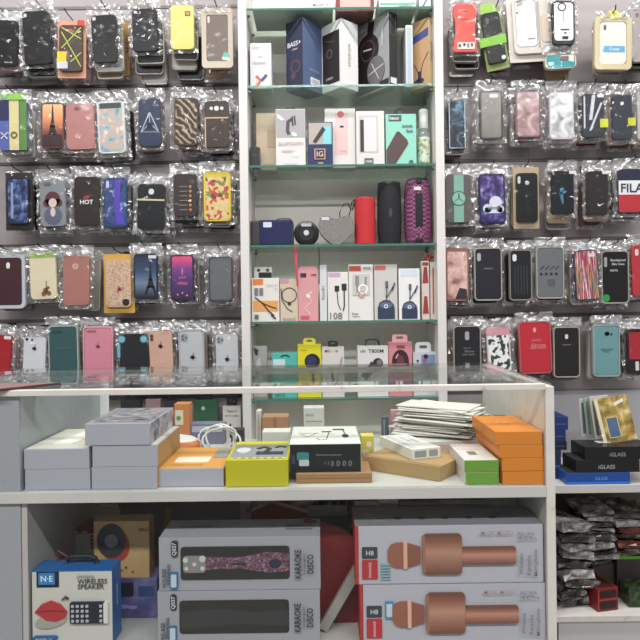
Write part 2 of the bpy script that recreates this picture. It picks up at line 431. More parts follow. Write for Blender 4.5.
def packaging(root, w, h, pack, pcol, seed, front=True, ts=1.1):
    if pack == 'blister':
        part('blister_tray', ringprism(B(), rr(0, h/2, w*ts, h*(1+(ts-1)*.62), w*.16, 5), rr(0, h/2, w*1.02, h*1.01, w*.12, 5), -.001, .0125), mat(pcol or '#b3aea6', .3, 0, .4), root)
        bm = prism(B(), rr(0, h/2, w*ts, h*(1+(ts-1)*.62), w*.16, 4), .0126, .0134)
        part('backing_card', bm, mat(pcol or '#b3aea6', .5), root)
        if front: part('clear_cover', film_sheet(w*1.06, -.001, h+.002, -.003, seed, .0012, .002, 5), FILM, root)
    elif pack == 'card':
        bm = prism(B(), rr(0, h*.5, w*1.24, h*1.26, w*.05, 3), .0095, .0108)
        part('backing_card', bm, mat(pcol or '#a58c6c', .6), root)
        if front: part('plastic_bag', film_sheet(w*1.24, -h*.12, h*1.12, -.004, seed, .004, .012, 8, .5), FILM, root)
    if pack != 'card':
        tb = 1.34 if pack == 'bag' else 1.3
        part('bag_header', film_sheet(w*tb, h+(.002 if pack == 'bag' else h*.05), h+.031, 0.004, seed+5, .010, .002, 12), HEADER, root)
    if pack == 'bag':
        if front: part('plastic_bag', film_sheet(w*1.2, -.007, h+.006, -.004, seed, .005, .012, 8, .4), FILM, root)
        part('bag_back', film_sheet(w*1.36, -.011, h+.004, .014, seed+9, .010, -.004, 12), FILMBACK, root)
def phone_case(px, short, place, col, decos=(), pack='bag', pcol=None, tilt=0, rough=.35, coat=0, d=1.815, backs=2, drop=2, yaw=0, shape=None, bpack=None, bcols=None, hook=True, ts=1.1):
    x0, y0, x1, y1 = px
    w, h = (x1-x0)*d/F, (y1-y0)*d/F
    p = P((x0+x1)/2, y1, d)
    SEED[0] += 1; sd = SEED[0]*13
    rnd = random.Random(sd)
    r = thing('phone_case', short + ' ' + place, 'phone case', p, math.radians(yaw), math.radians(tilt), 0, group='phone cases hung on the slatted walls')
    shell(r, w, h, col, rough, coat, shape=shape)
    deco(r, T(-w/2, 0, 0), w, h, decos)
    packaging(r, w, h, pack, pcol, sd, True, ts)
    for k in range(1, backs+1):
        cn = (bcols[(k-1) % len(bcols)] if bcols else rnd.choice(BKK))
        ww, hh = w*rnd.uniform(.96, 1.06), h*rnd.uniform(.95, 1.03)
        dd = d + .021*k + (.002 if pack == 'card' else 0)
        q = P((x0+x1)/2 + rnd.uniform(-2.5, 3.5)*k**.5, y1, d); q.y = dd
        q.z -= drop*k*d/F + rnd.uniform(0, .003)
        pos = 'directly behind' if k == 1 else ('third in, behind' if k == 2 else 'fourth in, behind')
        b = thing('phone_case', f'{cn} case {pos} the {short}', 'phone case', q, math.radians(rnd.uniform(-2, 2)), math.radians(tilt*.6+rnd.uniform(-2, 2)), 0, group='phone cases hung behind the front ones')
        shell(b, ww, hh, BK[cn], .35)
        bm = B(); prism(bm, rr(-ww*.28, hh*.86, ww*.2, hh*.12, ww*.07, 3), -LAY, 0)
        part('camera_hole', bm, mat('#77777a', .3), b)
        pk = bpack or rnd.choice(['bag', 'bag', 'blister'])
        packaging(b, ww, hh, pk, rnd.choice(['#a9a39b', '#6f6b68', '#8f8579']), sd+k*3, False)
    if hook:
        hz = p.z + h + .020
        hk = thing('display_hook', f'black hook carrying the {short}', 'hook', (p.x, PANY, hz), group='wire hooks of the slatted walls')
        ln = PANY - d + .022
        part('rod', tube(B(), [(0, 0, 0), (.001, -ln*.6, .002), (-.001, -ln, .006), (-.004, -ln-.008, .014)], .0017, 6), mat('#1c1c1e', .3, .6), hk)
        bm = B(); box(bm, -.012, .012, -.004, 0, -.02, .012, .001)
        part('hook_plate', bm, mat('#2a2a2c', .4, .4), hk)
    return r

def cam_hole(c='#3a3a3e', u=.2, v=.9, w=.14, h=.09): return ('camera_hole', c, [('r', u-w/2, v-h/2, u+w/2, v+h/2, w*.45)])
def fruit(c, u=.5, v=.66, s=.085, bg='#dcdcde'):
    a = .5
    return [('logo', c, [('e', u-s*.4, v, s*.62, s*.62*a), ('e', u+s*.4, v, s*.62, s*.62*a), ('e', u, v-s*.2, s*.6, s*.5*a), ('e', u+s*.25, v+s*.62, s*.34, s*.1, 60)]),
            ('logo_bite', bg, [('e', u+s*1.12, v+s*.04, s*.34, s*.34*a)])]
def tower(u, v0, v1, wid, c, name='tower_print'):
    h = v1-v0
    return (name, c, [('p', [(u-wid, v0), (u-wid*.62, v0), (u-wid*.25, v0+h*.2), (u+wid*.25, v0+h*.2), (u+wid*.62, v0), (u+wid, v0), (u+wid*.42, v0+h*.32), (u+wid*.16, v0+h*.62), (u+wid*.05, v1), (u-wid*.05, v1), (u-wid*.16, v0+h*.62), (u-wid*.42, v0+h*.32)]),
                      ('r', u-wid*.62, v0+h*.2, u+wid*.62, v0+h*.245), ('r', u-wid*.34, v0+h*.42, u+wid*.34, v0+h*.46)])
sticker = lambda c, u0, v0, u1, v1: ('sticker', c, [('r', u0, v0, u1, v1, .02)])
pics = lambda c: ('printed_picture', c, [('r', .06, .03, .94, .97, .1)])
LW = [o + ' row, left wall' for o in ('top', 'second', 'third', 'fourth', 'fifth')]
RW = [s.replace('left', 'right') for s in LW]
C = phone_case
# top row, left
C((-9, 20, 17, 66), 'glossy black phone case at the photo edge', LW[0], '#0e0e10', [('text', '#cfcfcf', [('t', 'SAMSUNG', .66, .08, .3)])], coat=.6, bcols=['dusty pink', 'charcoal'], tilt=2)
C((25, 11, 52, 64), 'glossy black phone case atop a deep stack', LW[0], '#101114', [cam_hole('#c9c9c9', .12, .93, .12, .07)], coat=.5, tilt=-3, backs=3, drop=3.2, bcols=['black', 'charcoal', 'smoky clear'])
C((59, 25, 82, 71), 'dark case with crossing neon lines on pink card', LW[0], '#4a3d38', [('neon_line', '#c9d84a', [('l', [(.1, .85), (.95, .1)], .035), ('l', [(.1, .5), (.95, .95)], .035), ('l', [(.1, .95), (.95, .7)], .035), ('l', [(.5, .2), (.95, .4)], .035)]), cam_hole('#b0552f', .5, .88, .2, .07), sticker('#e3c22f', -.08, .18, .32, .42), ('sticker', '#c9c9d2', [('r', -.08, .05, .38, .2, .02), ]), sticker('#c23a30', .8, .98, 1.1, 1.1)], pack='card', pcol='#d39a7c', tilt=1, bcols=['tan', 'dusty pink'])
C((93, 15, 118, 62), 'plain black phone case on a brown card', LW[0], '#121316', [cam_hole('#c9c9c9', .12, .93, .14, .08)], coat=.4, tilt=-2, bcols=['smoky clear', 'tan'], bpack='blister', drop=5)
C((115, 20, 130, 76), 'narrow gold case with black dots', LW[0], '#9c7a48', [('dot', '#2a2118', [('c', .85, .50, .06), ('c', .85, .58, .06), ('c', .85, .43, .06)]), ('panel', '#5c4630', [('r', .1, .1, .6, .6, .05)])], d=1.874, backs=0, bcols=['tan'], hook=False)
C((133, 9, 158, 51), 'matte navy-black case topping a leaning stack', LW[0], '#16181e', [cam_hole('#c9c9cc', .14, .93, .14, .07), ('text', '#5f6470', [('t', 'OPPO', .5, .7, .3)])], tilt=-1, backs=3, drop=8, bcols=['black', 'charcoal', 'off-white'], bpack='blister')
C((171, 5, 194, 49), 'pale yellow case with a small brown square', LW[0], '#dccf7c', [('square_print', '#7a4f2a', [('r', .62, .75, .86, .86, .02)]), ('print', '#b98a5a', [('r', .66, .77, .82, .84, .02)])], backs=3, drop=7, bcols=['black', 'off-white', 'charcoal'], bpack='blister')
C((207, 15, 228, 61), 'grey-brown case in a cream blister with green sticker', LW[0], '#766a63', [cam_hole('#d9d5cf', .1, .9, .1, .14), ('text', '#a89d94', [('t', 'XPERIA', .5, .55, .35)]), ('sticker', '#5fb59c', [('c', .92, .1, .17)]), ('sticker', '#d8e3dd', [('r', .72, .02, 1.0, .08, .02)])], pack='blister', pcol='#b9ad9c', backs=2, ts=1.48, bcols=['black', 'tan'], drop=5)
# second row, left
C((-1, 100, 27, 150), 'blue, cream and green striped pack of cases', LW[1], '#5a6aa8', [('cream_strip', '#d9cc93', [('r', .38, 0, .72, 1, .02)]), ('green_strip', '#5c8a3d', [('r', .76, 0, 1, 1, .02)]), ('navy_block', '#232a55', [('r', .04, .6, .36, .98, .02)]), ('circle_print', '#6b5d2b', [('o', .55, .3, .12, .07)]), ('cross', '#dcdfe8', [('l', [(.08, .35), (.32, .22)], .03), ('l', [(.08, .22), (.32, .35)], .03)]), ('green_header', '#8cc653', [('r', 0, 1.0, 1, 1.12, .02)])], bcols=['smoky clear', 'off-white'])
C((41, 103, 64, 148), 'sunset case with a black lattice tower', LW[1], '#6b4338', [pics('@sunset'), tower(.5, .1, .95, .34, '#2b1d1f'), ('town_print', '#3a2026', [('r', .08, .05, .92, .3, .06)])], tilt=1, bcols=['brown', 'black'])
C((67, 104, 95, 149), 'glossy dusty pink case in creased film', LW[1], '#b5807c', [cam_hole('#7a5450', .45, .9, .3, .08)], coat=.7, rough=.2, tilt=-1, bcols=['tan', 'off-white'])
C((99, 101, 126, 153), 'pale case printed with a peach and blue picture', LW[1], '#d3dadb', [pics('@pastel'), ('dark_strip', '#3d4a50', [('r', .1, .86, .9, .96, .02)])], tilt=-2, bcols=['off-white', 'black'])
C((139, 99, 161, 146), 'navy case with a white triangle print', LW[1], '#2a3550', [('triangle_print', '#aeb9c9', [('l', [(.5, .72), (.1, .3), (.9, .3), (.5, .72)], .05), ('l', [(.5, .72), (.5, .5), (.12, .3)], .03), ('l', [(.5, .5), (.9, .3)], .03)]), ('dark_figure', '#141a2a', [('e', .5, .42, .13, .08)])], bcols=['tan', 'brown'], coat=.4)
C((174, 98, 198, 145), 'brown zebra striped case', LW[1], '#4a3f35', [pics('@zebra')], tilt=1, bcols=['dark red', 'brown'])
C((205, 101, 229, 147), 'dark brown case with a gold band and three lenses', LW[1], '#3d342d', [('gold_band', '#c9a77f', [('r', 0, .62, 1, .65, .005), ('r', 0, .0, .05, .62, .005)]), ('camera_lens', '#e5e2de', [('c', .28, .84, .07), ('c', .5, .84, .1), ('c', .72, .84, .07)])], bcols=['dusty pink', 'black'])
# third row, left
C((7, 178, 29, 224), 'blue pictured case in a black frame', LW[2], '#20222b', [pics('@bluepic'), ('frame_print', '#8f9ab5', [('r', .2, .12, .3, .9, .01)])], pack='card', pcol='#23231f', bcols=['tan', 'black'])
C((41, 180, 66, 226), 'grey case with a red haired cartoon girl', LW[2], '#868a90', [('dress_print', '#5a6076', [('e', .5, .22, .36, .2)]), ('hair_print', '#5a2a30', [('e', .5, .58, .3, .17), ('c', .28, .5, .16), ('c', .72, .5, .16)]), ('face_print', '#d5c5bd', [('e', .5, .5, .16, .1), ('e', .5, .3, .1, .1)]), cam_hole('#60646b', .3, .92, .3, .06)], tilt=-1, bcols=['navy', 'off-white'])
C((74, 177, 99, 225), 'dark brown case lettered HOT', LW[2], '#332a28', [('text', '#eeeeee', [('t', 'HOT', .5, .48, .52)]), ('red_mark', '#a02f2c', [('e', .5, .58, .14, .035, 15)])], tilt=1, bcols=['charcoal', 'tan'])
C((104, 178, 127, 227), 'blue and violet swirled case', LW[2], '#274a75', [pics('@aqua'), ('violet_strip', '#5542b5', [('p', [(.5, .97), (.75, .97), (.7, .5), (.9, .05), (.55, .05), (.45, .5)])]), cam_hole('#c5cfdb', .18, .87, .12, .15)], coat=.4, bcols=['black', 'smoky clear'])
C((137, 184, 164, 229), 'charcoal case with a cream line and square lens', LW[2], '#1f2225', [('cream_line', '#cfc5a3', [('r', 0, .63, 1, .665, .005)]), cam_hole('#d7dbdd', .5, .83, .2, .13)], tilt=2, bcols=['smoky clear', 'black'])
C((174, 174, 197, 216), 'grey-brown case with a column of orange dots', LW[2], '#3b3533', [('orange_dot', '#c07a3e', [('c', .72, .15+.11*i, .06) for i in range(6)]), ('grey_line', '#857b76', [('r', .25, .14+.11*i, .6, .16+.11*i, .01) for i in range(6)])], bcols=['black', 'charcoal'], drop=5)
C((204, 172, 231, 221), 'bright floral case with a yellow border', LW[2], '#d8bf45', [('printed_picture', '@floral', [('r', .08, .03, .92, .9, .04)])], bcols=['charcoal', 'black'], drop=3)
# fourth row, left
C((-6, 258, 22, 305), 'maroon case in a pale grey blister', LW[3], '#44282e', [cam_hole('#e8e8ea', .52, .84, .13, .13)], pack='blister', pcol='#b8bcc2', ts=1.24, bcols=['off-white', 'smoky clear'], bpack='blister')
C((31, 256, 57, 299), 'cream case with a small brown plant print', LW[3], '#ddd3b5', [('green_header', '#93b85a', [('r', 0, .96, 1, 1.08, .03)]), ('plant_print', '#7d5f45', [('c', .58, .2, .1), ('c', .7, .13, .09), ('c', .5, .12, .09), ('l', [(.6, .1), (.62, .42)], .03), ('c', .68, .26, .06)])], tilt=-2, bcols=['smoky clear', 'tan'])
C((63, 256, 89, 305), 'dusty rose case with a round white mark', LW[3], '#a9756d', [('round_mark', '#ddc5bf', [('o', .47, .79, .11, .07), ('c', .47, .79, .03)])], tilt=1, bcols=['off-white', 'smoky clear'], bpack='blister')
C((106, 260, 131, 307), 'glitter case with a black disc on yellow card', LW[3], '#cdb193', [pics('@glitter'), ('black_disc', '#1d1a18', [('c', .8, .1, .14)]), ('red_specks', '#9a4b42', [('c', .55+.1*math.cos(i*2.4)*i/6, .38+.05*math.sin(i*2.4)*i/6, .035) for i in range(9)])], pack='card', pcol='#d0a24a', bcols=['tan', 'off-white'])
C((134, 254, 158, 299), 'night blue case with a lattice tower silhouette', LW[3], '#202a42', [pics('@night'), tower(.7, .1, .85, .26, '#10131d'), sticker('#d8d8de', .62, .9, .95, .97)], bcols=['smoky clear', 'black'])
C((171, 255, 194, 300), 'pink to purple case with tiny script', LW[3], '#3d2748', [pics('@purple'), ('pink_script', '#d8679c', [('t', 'good', .5, .5, .3), ('t', 'vibes', .5, .38, .45), ('l', [(.5, .55), (.5, .72)], .04)]), ('sparkle', '#e8c3d8', [('c', .3, .12, .03), ('c', .7, .1, .03), ('c', .5, .16, .03)])], bcols=['black', 'smoky clear'])
C((209, 257, 233, 301), 'grey herringbone patterned case', LW[3], '#44484c', [pics('@herring')], bcols=['dusty pink', 'dark red'])
# fifth row, left
C((-14, 335, 9, 382), 'red case at the photo edge', LW[4], '#a8232c', [sticker('#e5e5e5', .68, .92, .98, .99)], bcols=['off-white', 'dusty pink'], tilt=4)
C((22, 337, 44, 386), 'white case with two lenses and dark fruit mark', LW[4], '#d3d6da', [('camera_lens', '#2c2c30', [('c', .14, .95, .07), ('c', .38, .94, .05)])] + fruit('#4a4d52', .5, .77, .1, '#d3d6da') + [('text', '#85888d', [('t', 'iPhone', .5, .33, .3)])], tilt=3, bcols=['dark red', 'brown'])
C((51, 327, 78, 387), 'dark teal silicone case', LW[4], '#34585a', [cam_hole('#213f41', .3, .92, .35, .055), ('text', '#4d7072', [('t', 'FOREVER', .5, .65, .6)])], pack='blister', pcol='#a4b0aa', rough=.6, bcols=['tan', 'off-white'], tilt=-1)
C((85, 328, 112, 388), 'pink silicone case with tone-on-tone fruit mark', LW[4], '#d58a9a', [cam_hole('#a05f6d', .27, .945, .36, .04)] + fruit('#a96b7a', .5, .7, .085, '#d58a9a'), pack='blister', pcol='#d8a9b2', rough=.6, bcols=['tan', 'dusty pink'])
C((120, 334, 147, 386), 'dark grey case with teal round corner stickers', LW[4], '#2b2b2f', [('corner_sticker', '#58a3b3', [('c', .08, .9, .14), ('c', .9, .9, .14), ('c', .08, .1, .14), ('c', .9, .1, .14)]), ('corner_ring', '#bcd5da', [('o', .08, .9, .08, .05), ('o', .9, .9, .08, .05)]), ('blue_strip', '#6fb0c4', [('r', -.08, .55, .03, .8, .02)]), ('side_lug', '#232327', [('r', .96, .35, 1.08, .75, .03)])], bcols=['black', 'charcoal'])
C((151, 331, 174, 384), 'rose gold case with vertical twin lens', LW[4], '#d3ab98', [cam_hole('#8d6a5d', .13, .88, .15, .14), ('camera_lens', '#2c2421', [('c', .13, .91, .05), ('c', .13, .85, .05)])] + fruit('#4a403c', .5, .72, .1, '#d3ab98') + [('text', '#8a6f64', [('t', 'iPhone', .55, .24, .28)])], tilt=-2, bcols=['black', 'dark red'])
C((181, 331, 204, 385), 'silver case with square lens and lone fruit mark', LW[4], '#bfc3c7', [cam_hole('#9aa0a6', .2, .88, .32, .16), ('camera_lens', '#5b6066', [('c', .14, .91, .05), ('c', .14, .85, .05), ('c', .28, .88, .05)])] + fruit('#3f4246', .55, .52, .1, '#bfc3c7'), pack='blister', pcol='#b9bcc0', tilt=-1, bcols=['tan', 'brown'])
C((217, 334, 239, 384), 'smaller silver square-lens case beside the white divider', LW[4], '#c6cacd', [cam_hole('#a2a7ac', .2, .88, .34, .16), ('camera_lens', '#5b6066', [('c', .14, .91, .05), ('c', .14, .85, .05), ('c', .28, .88, .05)])] + fruit('#34373a', .5, .5, .1, '#c6cacd'), tilt=-1, bcols=['tan', 'smoky clear'])
# top row, right
C((454, 4, 477, 52), 'coral red waisted case', RW[0], '#d8574f', [cam_hole('#7d2a28', .5, .86, .2, .05), ('text', '#8d2f2e', [('t', 'XUNDD', .5, .68, .34)]), ('patch', '#d8d3d0', [('r', .15, .06, .9, .2, .02)]), ('patch_marks', '#3a2c2c', [('r', .2, .1, .3, .16, .02), ('r', .4, .12, .5, .18, .02), ('r', .58, .09, .66, .17, .02), ('r', .74, .11, .82, .18, .02)])], shape='waist', backs=3, drop=5, bcols=['charcoal', 'black', 'smoky clear'], bpack='blister')
C((489, 12, 507, 62), 'black case in a lime banded clear pack', RW[0], '#121415', [('green_band', '#79b534', [('r', -.3, .35, 1.15, .53, .02)]), cam_hole('#4a4d50', .3, .86, .16, .13), ('round_sticker', '#d3d8d3', [('c', .85, .07, .12)]), ('green_flap', '#8fb84a', [('p', [(0, 1.02), (.9, 1.0), (.75, 1.2), (.1, 1.2)])])], tilt=-9, yaw=-10, bcols=['charcoal', 'dark red'], pack='card', pcol='#86995a')
C((515, -4, 553, 53), 'wide white twin-cutout case package', RW[0], '#cfcac3', [('case_shade', '#8f8a86', [('r', .07, .11, .62, .94, .1)]), ('case_print', '#f6f7f8', [('r', .085, .125, .6, .925, .1)]), ('case_outline', '#57585a', [('l', [(.12, .9), (.3, .95), (.5, .94)], .03), ('r', .36, .24, .56, .26, .005), ('c', .12, .72, .03)]), ('painted_shade', '#a8a29c', [('r', .64, .1, .7, .9, .02), ('e', .2, .87, .1, .04, 30)]), ('inner_print', '#c9b9a8', [('r', .74, .18, .94, .66, .05)])], tilt=-3, backs=2, bcols=['charcoal', 'brown'], pack='card', pcol='#d9d3ca')  # dark rim and grey strips put shade into the package colours
C((553, 1, 575, 44), 'white case with black bumper and ring', RW[0], '#26272a', [('white_plate', '#e9eaec', [('r', .07, .08, .93, .96, .15)]), ('ring_holder', '#26272a', [('o', .42, .86, .2, .14)]), ('black_slots', '#26272a', [('r', .35, .32, .75, .35, .01), ('r', .5, .24, .62, .27, .01), ('r', .42, .11, .7, .18, .03), ('r', .49, .5, .51, .75, .005)])], d=1.80, backs=3, drop=9, bcols=['black', 'off-white', 'tan'], bpack='blister')
C((600, 22, 626, 64), 'white case with blue label in yellow topped blister', RW[0], '#dedbd2', [('blue_label', '#5ba3c6', [('r', .1, .28, .95, .43, .02)]), ('text', '#e8eef2', [('t', 'Cover', .55, .355, .4)]), cam_hole('#55565a', .18, .87, .1, .12), ('yellow_tab', '#e3d13a', [('p', [(.1, 1.1), (.85, 1.1), (.65, 1.24), (.5, 1.3), (.35, 1.24)])])], pack='blister', pcol='#c3b894', d=1.80, ts=1.42, bcols=['brown', 'smoky clear'], bpack='blister', tilt=1)
C((633, 10, 656, 60), 'dusty grey case cut by the photo edge', RW[0], '#a39a9a', [cam_hole('#6b6464', .2, .9)], pack='blister', pcol='#b5b0ac', bcols=['black', 'charcoal'])
# second row, right
C((449, 100, 466, 149), 'narrow black case with blue smoke picture', RW[1], '#11141a', [pics('@smoke'), ('white_border', '#b9c6d0', [('l', [(.04, .02), (.04, .98), (.96, .98), (.96, .02), (.04, .02)], .05)])], bcols=['navy', 'brown'])
C((480, 91, 503, 139), 'smoky clear case with a thick dark rim', RW[1], '#55534f', [('clear_back', '@greycase', [('r', .08, .03, .92, .97, .1)]), cam_hole('#d8d8d4', .62, .9, .4, .08)], rough=.12, coat=.8, bcols=['off-white', 'smoky clear'])
C((516, 91, 541, 137), 'rose tinted mirror case', RW[1], '#7f6a6a', [('clear_back', '@rosefoil', [('r', .07, .03, .93, .97, .1)]), ('round_mark', '#e3d8d8', [('c', .5, .8, .08)])], rough=.12, coat=.8, bcols=['dark red', 'off-white'])
C((550, 92, 574, 139), 'shiny silver-white foil case', RW[1], '#c9cbce', [('foil', '@marble', [('r', .05, .03, .95, .97, .1)])], rough=.1, coat=.9, bcols=['dusty pink', 'off-white'])
C((583, 94, 604, 137), 'dark grey case with white glare stripes', RW[1], '#343840', [('painted_glare', '#c9cdd3', [('p', [(.45, .98), (.62, .98), (.45, .4), (.3, .4)]), ('p', [(.85, .8), (.95, .8), (.4, .15), (.3, .15)]), ('r', .05, .2, .12, .95, .02)]), sticker('#c6cf3f', .82, .22, 1.2, .42), sticker('#e5e5e5', .7, .92, 1, .99)], coat=.5, bcols=['black', 'dark red'])  # pale slanting stripes paint glare into the case colour
C((613, 95, 632, 139), 'slate case with lone lens dot and lime sticker', RW[1], '#343942', [('round_mark', '#dfe3e6', [('c', .5, .81, .09)]), ('sticker', '#c4c83c', [('r', .8, .3, 1.2, .48, .02)])], coat=.4, bcols=['dusty pink', 'brown'])
C((638, 94, 660, 140), 'pale grey case cut by the photo edge', RW[1], '#b5b1b0', [cam_hole('#8d8987', .2, .9)], bcols=['off-white', 'tan'])
# third row, right
C((446, 175, 471, 222), 'grey case with mint stripe and three-pointed star', RW[2], '#5f5b58', [('mint_stripe', '#7fae9f', [('r', .33, 0, .72, 1, .01)]), ('ring_print', '#28574f', [('o', .52, .5, .3, .26)]), ('ring_fill', '#86b8a8', [('c', .52, .5, .26)]), ('star_print', '#1f4a44', [('p', [(.52, .64), (.56, .51), (.48, .51)]), ('p', [(.52, .515), (.3, .42), (.5, .48)]), ('p', [(.52, .515), (.74, .42), (.54, .48)])])], bcols=['black', 'charcoal'])
C((480, 174, 506, 223), 'violet galaxy case with a white cloud', RW[2], '#2a2350', [pics('@galaxy'), ('cloud_print', '#d3d6e3', [('c', .3, .3, .17), ('c', .62, .42, .24), ('c', .8, .28, .14), ('r', .2, .2, .88, .32, .06)]), ('cloud_script', '#7f9ab5', [('t', 'Never', .55, .3, .45)])], tilt=-1, bcols=['brown', 'black'])
C((517, 173, 538, 222), 'black case with a lens strip and round sensor', RW[2], '#181a1c', [cam_hole('#c6cacd', .12, .86, .13, .15), ('sensor', '#b9babb', [('c', .5, .8, .1)])], pack='card', pcol='#b39f84', bcols=['tan', 'smoky clear'])
C((552, 171, 574, 214), 'blue-black case with a small teal figure', RW[2], '#161b22', [('figure_print', '#3f7f9c', [('e', .45, .42, .06, .2, 8), ('e', .5, .5, .18, .03, 20), ('c', .5, .58, .06)]), sticker('#dcdcdc', .8, .93, 1.1, 1.0)], bcols=['tan', 'smoky clear'], drop=6, bpack='blister')
C((587, 171, 608, 215), 'dark brown case with a small white swoosh', RW[2], '#2b2627', [('swoosh', '#eceaea', [('p', [(.5, .27), (.53, .21), (.6, .2), (.82, .27), (.62, .23), (.55, .24)])]), sticker('#dcdcdc', .75, .93, 1.05, 1.0)], bcols=['tan', 'brown'], drop=4)
C((619, 169, 646, 213), 'navy, white and red banded case with large lettering', RW[2], '#2a3045', [('white_band', '#e6e6e8', [('r', 0, .42, 1, .74, .01)]), ('red_band', '#b52b38', [('r', 0, .02, 1, .42, .05)]), ('text', '#232a44', [('t', 'FILA', .5, .57, .84)])], bcols=['smoky clear', 'black'])
# fourth row, right
C((446, 248, 469, 301), 'rose framed case with a pale portrait print', RW[3], '#94605a', [('printed_picture', '@portrait', [('r', .08, .04, .94, .93, .04)]), ('dark_collar', '#25282c', [('p', [(.4, .04), (.94, .04), (.9, .22), (.6, .25)])])], bcols=['black', 'dark red'])
C((476, 249, 501, 299), 'navy silicone case with a pill shaped lens', RW[3], '#1c1c28', [cam_hole('#a7acb2', .14, .84, .15, .16), ('text', '#8f93a3', [('t', 'SAMSUNG', .5, .61, .36)])], pack='blister', pcol='#a7a29a', rough=.6, bcols=['charcoal', 'off-white'], bpack='blister', drop=3)
C((511, 251, 531, 299), 'charcoal ribbed case with a white lens', RW[3], '#1e2123', [cam_hole('#e1e4e6', .2, .86, .2, .15), ('rib', '#3d4245', [('r', .2+.15*i, .1, .23+.15*i, .7, .01) for i in range(5)])], pack='blister', pcol='#8d8883', bcols=['black', 'smoky clear'])
C((538, 248, 563, 297), 'grey case with a row of slanted symbols', RW[3], '#6d7174', [('symbols', '#26282a', [('l', [(.1+.2*i, .56), (.26+.2*i, .63)], .04) for i in range(4)] + [('c', .14+.2*i, .47, .06) for i in range(4)]), ('code_block', '#55595b', [('r', .4, .23, .68, .36, .02)])], pack='blister', pcol='#a9a8a6', bcols=['charcoal', 'off-white'])
C((577, 250, 600, 300), 'rainbow streaked case', RW[3], '#4a3550', [('printed_picture', '@streak', [('r', .03, .02, .97, .98, .1)]), sticker('#e3cfd5', .6, .86, .9, .93)], tilt=-3, d=1.80, bcols=['charcoal', 'dusty pink'], bpack='blister', drop=3)
C((603, 252, 628, 302), 'black case with white print and green round sticker', RW[3], '#1b1918', [cam_hole('#9fa19f', .12, .8, .12, .2), ('text', '#d3d3d3', [('t', 'Shockproof', .62, .83, .62), ('t', 'Slim Case', .62, .76, .5), ('t', 'NOTE', .45, .63, .3)]), ('round_sticker', '#2f9d45', [('c', .12, .08, .15)])], pack='blister', pcol='#a29f9b', bcols=['smoky clear', 'black'])
C((633, 245, 658, 296), 'red case cut by the photo edge', RW[3], '#b23a40', [cam_hole('#e0d5d5', .2, .86, .14, .13)], bcols=['dusty pink', 'dark red'], tilt=-1)
# fifth row, right
C((455, 327, 480, 371), 'charcoal silicone case with three lines of print', RW[4], '#1c1d21', [cam_hole('#a5a8ac', .5, .8, .17, .2), ('text', '#7d8087', [('t', 'GALAXY', .5, .52, .3), ('t', 'Silicone', .58, .45, .4), ('t', 'soft touch', .55, .38, .5)])], pack='blister', pcol='#a59f97', rough=.6, bcols=['tan', 'black'])
C((489, 329, 512, 373), 'white case patterned with dark leaves', RW[4], '#d9d4d2', [('printed_picture', '@leaves', [('r', .06, .03, .94, .86, .08)]), ('pink_header', '#d39aa5', [('r', 0, .86, 1, 1.05, .05)])], tilt=-3, bcols=['dusty pink', 'smoky clear'])
C((522, 323, 551, 372), 'bright red silicone case', RW[4], '#bf2a38', [cam_hole('#dca2a2', .5, .86, .1, .1), ('text', '#e08a8f', [('t', 'GALAXY', .55, .65, .35), ('t', 'Silicone', .6, .55, .5), ('t', 'soft touch', .6, .5, .55)])], pack='blister', pcol='#c25a5f', rough=.6, tilt=-2, bcols=['brown', 'dark red'])
C((555, 328, 579, 376), 'black silicone case in a beige rimmed blister', RW[4], '#191716', [cam_hole('#d8d6d2', .5, .82, .13, .1), ('text', '#8d8a86', [('t', 'SAMSUNG', .5, .65, .34)])], pack='blister', pcol='#aba195', rough=.6, bcols=['black', 'smoky clear'], bpack='blister')
C((595, 326, 619, 375), 'light teal silicone case', RW[4], '#6d9a9d', [('camera_lens', '#24383a', [('c', .52, .84, .09), ('c', .7, .83, .05), ('r', .42, .81, .62, .88, .04)]), ('text', '#2f4a4c', [('t', 'GALAXY', .5, .52, .5), ('t', 'J5 Prime', .5, .47, .26)])], pack='blister', pcol='#a3b0ae', rough=.6, bcols=['tan', 'off-white'], bpack='blister')
C((628, 329, 652, 374), 'red and black case with a white swirl', RW[4], '#2b1d20', [('red_panel', '#a81f30', [('r', .08, .33, 1, .93, .03)]), ('white_swirl', '#e8e5e5', [('l', [(.6, .72), (.68, .78), (.8, .76), (.78, .68), (.68, .66), (.62, .6)], .05)]), sticker('#dad7d4', .32, .08, .46, .28)], bcols=['black', 'charcoal'], tilt=-1)
# teal blister low under the bumper case
C((547, 55, 575, 68), 'teal backed package under the white bumper case', RW[0], '#2d9296', [('clear_print', '#cfdbd9', [('p', [(.5, .98), (.98, .98), (.98, .4), (.75, .55)]), ('r', .05, .3, .25, .5, .02)]), ('red_print', '#7a5a5e', [('r', .5, .55, .8, .9, .05)])], pack='blister', pcol='#cdbfa6', d=1.812, backs=0, hook=False, tilt=-3)

